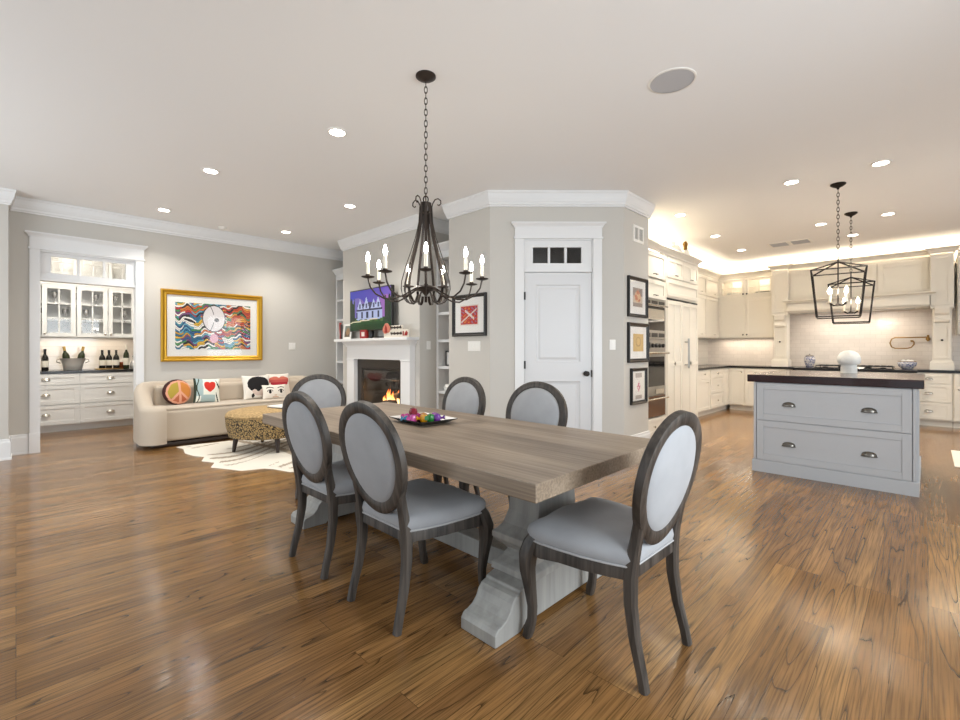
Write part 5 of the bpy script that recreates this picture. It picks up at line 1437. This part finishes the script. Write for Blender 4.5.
for i, ((nm, c), (x, y)) in enumerate(zip(SW, SP)):
    g = pr(nm + '_glass_sweet', S(*c), 0.06, coat=0.6)
    g.node_tree.nodes['Principled BSDF'].inputs['Transmission Weight'].default_value = 0.25
    r = 0.022 if nm == 'blue' else 0.031
    z = 0.790 + (0.038 if nm == 'red' else 0)
    a = i * 1.9
    s = thing('glass_sweet', SLAB[i], 'sweet', (-2.40 + x, 1.90 + y, z), a, 'glass sweets on the plate')
    MB().lathe([(0, -r), (r * .7, -r * .75), (r, 0), (r * .7, r * .75), (0, r)], 9).build('sweet_body', g, s)
    for sg in (-1, 1): MB().tube([(sg * r * 0.8, 0, 0), (sg * r * 1.15, 0, 0.002), (sg * r * 1.7, 0, 0.006)], [0.006, 0.007, 0.017], 6).build('twist_end', g, s)

# ------------------------------------------------------------------ oval-back dining chairs (front = local +y, rear feet at y = 0)
def by(z): return 0.034 - (z - 0.5) * 0.20
BN = Vector((0, 1, 0.20)).normalized()
ZC, OA, OB = 0.742, 0.228, 0.236
def oval(t, a, b, off=0.0):
    x = a * cos(t) * (1 + 0.09 * sin(t)); z = ZC + b * sin(t)
    return Vector((x, by(z), z)) + BN * off
seat_out = [(-.195, .035), (-.225, .12), (-.25, .22), (-.262, .32), (-.268, .41), (-.262, .462), (-.24, .49), (-.17, .487), (-.09, .50), (0, .512)]
seat_out = seat_out + [(-x, y) for x, y in seat_out[-2::-1]]
def ring_seat(s, z, c=(0, .26)): return [(c[0] + (x - c[0]) * s, c[1] + (y - c[1]) * s, z) for x, y in seat_out]
def make_chair(label, loc, rz):
    t = thing('dining_chair', label, 'chair', loc, rz, 'oval back dining chairs')
    n = 56
    sec = [(-.028, -.017), (-.020, -.020), (.014, -.020), (.026, -.014), (.026, .010), (.018, .019), (.008, .021), (-.004, .016), (-.016, .020), (-.028, .013)]
    MB().tube([oval(2 * PI * k / n, OA, OB) for k in range(n)], 1.0, closed=True, sect=sec, up=BN).build('back_frame', 'chair_wood', t)
    m = MB()
    for sg in (1, -1):
        rings = []
        for rr, d in ((1.0, .010), (.97, .017), (.85, .026), (.6, .033), (.3, .037)):
            rings.append([oval(2 * PI * k / 40, (OA - .022) * rr, (OB - .022) * rr, sg * d) for k in range(40)])
        m.loft(rings, True, False); m.add(rings[-1], [tuple(range(40))], True)
    m.build('back_pad', 'chair_fabric', t)
    MB().tube([oval(2 * PI * k / n, OA - .024, OB - .024, .013) for k in range(n)], .0042, 6, True).build('back_piping', 'piping', t)
    # seat rail with a gently scalloped lower edge
    rail_o, rail_i, lo = ring_seat(.985, .432), ring_seat(.86, .432), []
    for (x, y, z) in ring_seat(1.0, 0):
        c = max(abs(x) / .262 * (y / .49), 0); lo.append((x, y, 0.392 - .022 * min(1, abs(x) / .22 * (1 if y > .4 else .4)) ))
    lo_i = [(x * .86, .26 + (y - .26) * .86, z) for (x, y, z) in lo]
    mid = [(x * 1.015, .26 + (y - .26) * 1.015, .415) for (x, y, z) in ring_seat(.985, 0)]
    MB().loft([rail_o, mid, lo, lo_i, rail_i], loop=True, smooth=True).build('seat_rail', 'chair_wood', t)
    rg = [ring_seat(.98, .428), ring_seat(1.005, .440), ring_seat(1.025, .460), ring_seat(1.0, .484), ring_seat(.91, .503), ring_seat(.72, .520), ring_seat(.4, .529)]
    m = MB().loft(rg, True, False); m.add(rg[-1], [tuple(range(len(seat_out)))], True); m.add(rg[0], [tuple(range(len(seat_out)))])
    m.build('seat', 'chair_fabric', t)
    MB().tube(ring_seat(1.008, .434), .0042, 6, True).build('seat_piping', 'piping', t)
    for sg in (-1, 1):
        sq = [(.9, .55), (.55, .9), (-.55, .9), (-.9, .55), (-.9, -.55), (-.55, -.9), (.55, -.9), (.9, -.55)]
        P_ = [(.195, -.012, 0), (.194, .0, .06), (.190, .028, .17), (.186, .046, .29), (.184, .048, .40), (.180, by(.48), .48), (.180, by(.54), .54), (.187, by(.60), .60), (.208, by(.67), .67), (.224, by(.73), .73)]
        MB().tube([(sg * x, y, z) for x, y, z in P_], [.019, .019, .021, .024, .026, .024, .022, .020, .017, .012], sect=sq, up=(0, 1, 0)).build('rear_leg', 'chair_wood', t)
        P_ = [(.238, .452, .445), (.248, .468, .41), (.258, .482, .36), (.258, .484, .30), (.250, .476, .22), (.242, .470, .14), (.240, .474, .08), (.245, .486, .035), (.249, .494, .0)]
        MB().tube([(sg * x, y, z) for x, y, z in P_], [.030, .036, .038, .033, .026, .021, .020, .023, .019], sect=sq, up=(0, 1, 0)).build('front_leg', 'chair_wood', t)
    return t
chair = make_chair('chair seen from behind at the near right long side of table', (-1.845, 1.175, 0), 0.0)
dup(chair, (-2.535, 1.18, 0), 0.02, 'chair seen from behind at the near left long side of table')
dup(chair, (-0.740, 1.79, 0), PI / 2 - 0.02, 'nearest chair, at the right end of the table, seen from the side')
dup(chair, (-4.15, 2.03, 0), -PI / 2 - 0.30, 'chair facing the camera at the far left end of the table')
dup(chair, (-2.88, 2.70, 0), PI, 'chair at the far side of the table in front of the red print wall')
dup(chair, (-2.06, 2.66, 0), PI + 0.1, 'chair at the far side of the table in front of the white door')

# ------------------------------------------------------------------ chandelier
ch = thing('chandelier', 'black iron chandelier with nine candle lights above the dining table', 'chandelier', (-2.366, 1.897, CEIL), YAW + 0.12)
MB().lathe([(0, 0), (0.066, 0), (0.066, -0.008), (0.055, -0.012), (0.05, -0.02), (0.03, -0.026), (0.012, -0.034), (0, -0.036)], 32).build('canopy', 'chand', ch)
m = MB(); z = -0.034; i = 0
while z > -0.80:
    c = z - 0.022
    m.tube([((0.010 * cos(a) if i % 2 else 0), (0 if i % 2 else 0.010 * cos(a)), c + 0.024 * sin(a)) for a in [2 * PI * k / 12 for k in range(12)]], 0.003, 6, True)
    z -= 0.037; i += 1
m.tube([(0.016 * cos(2 * PI * k / 16), 0, z - 0.005 + 0.022 * sin(2 * PI * k / 16)) for k in range(16)], 0.0045, 6, True)
m.build('chain', 'chand', ch)
z0 = 2.19 - CEIL
MB().lathe([(0, 0.022), (0.036, 0.02), (0.038, 0.0), (0.038, -0.04), (0.034, -0.045), (0.0, -0.045)], 24, (0, 0, z0 - 0.0)).build('top_band', 'chand', ch)
MB().tube([(0, 0, z0 + 0.07), (0, 0, 1.66 - CEIL)], 0.004, 8).build('center_rod', 'chand', ch)
NA = 9
flat = [(1.0, .28), (-1.0, .28), (-1.0, -.28), (1.0, -.28)]
for k in range(NA):
    a = -PI / 2 + 2 * PI * k / NA
    ca, sa = cos(a), sin(a)
    def W(r, z): return (r * ca, r * sa, z - CEIL)
    tang = (-sa, ca, 0)
    # pear-shaped strap curving in under the body
    P_ = [(.040, 2.185), (.046, 2.08), (.068, 1.98), (.100, 1.88), (.134, 1.78), (.158, 1.69), (.162, 1.64), (.150, 1.585), (.124, 1.552), (.096, 1.546), (.072, 1.562), (.058, 1.60)]
    MB().tube([W(*p) for p in P_], 0.0085, sect=flat, up=lambda i, ca=ca, sa=sa: (ca, sa, 0.001) if i < 5 else ((ca, sa, .0) if i < 7 else (0, 0, 1))).build('strap', 'chand', ch)
    # scroll at the top
    if k % 2 == 0:
        P_ = [(.037, 2.17), (.046, 2.205), (.062, 2.232), (.082, 2.238), (.098, 2.224), (.10, 2.204), (.088, 2.192), (.077, 2.198)]
        MB().tube([W(*p) for p in P_], 0.0042, 6).build('scroll', 'chand', ch)
    # arm with drip pan, candle and bulb
    R_ = 0.372
    P_ = [(.03, 1.655), (.06, 1.648), (.10, 1.625), (.15, 1.595), (.21, 1.572), (.27, 1.572), (.325, 1.60), (.358, 1.645), (R_, 1.70)]
    arm = MB().tube([W(*p) for p in P_], 0.0055, 8).build('arm', 'chand', ch)
    c = (R_ * ca, R_ * sa, 1.70 - CEIL)
    MB().lathe([(0, -0.004), (0.02, -0.002), (0.040, 0.004), (0.042, 0.008), (0.016, 0.008), (0.014, 0.022), (0, 0.022)], 20, c).build('drip_pan', 'chand', arm)
    MB().lathe([(0, 0.02), (0.0115, 0.02), (0.0115, 0.10), (0, 0.102)], 14, c).build('candle', 'candle', arm)
    MB().lathe([(0, 0.10), (0.007, 0.103), (0.0135, 0.122), (0.010, 0.142), (0.004, 0.16), (0, 0.166)], 14, c).build('bulb', 'bulb', arm)
MB().lathe([(0, 0.035), (0.012, 0.03), (0.02, 0.018), (0.06, 0.012), (0.072, 0.0), (0.066, -0.012), (0.03, -0.022), (0.012, -0.045), (0, -0.055)], 28, (0, 0, 1.648 - CEIL)).build('hub', 'chand', ch)
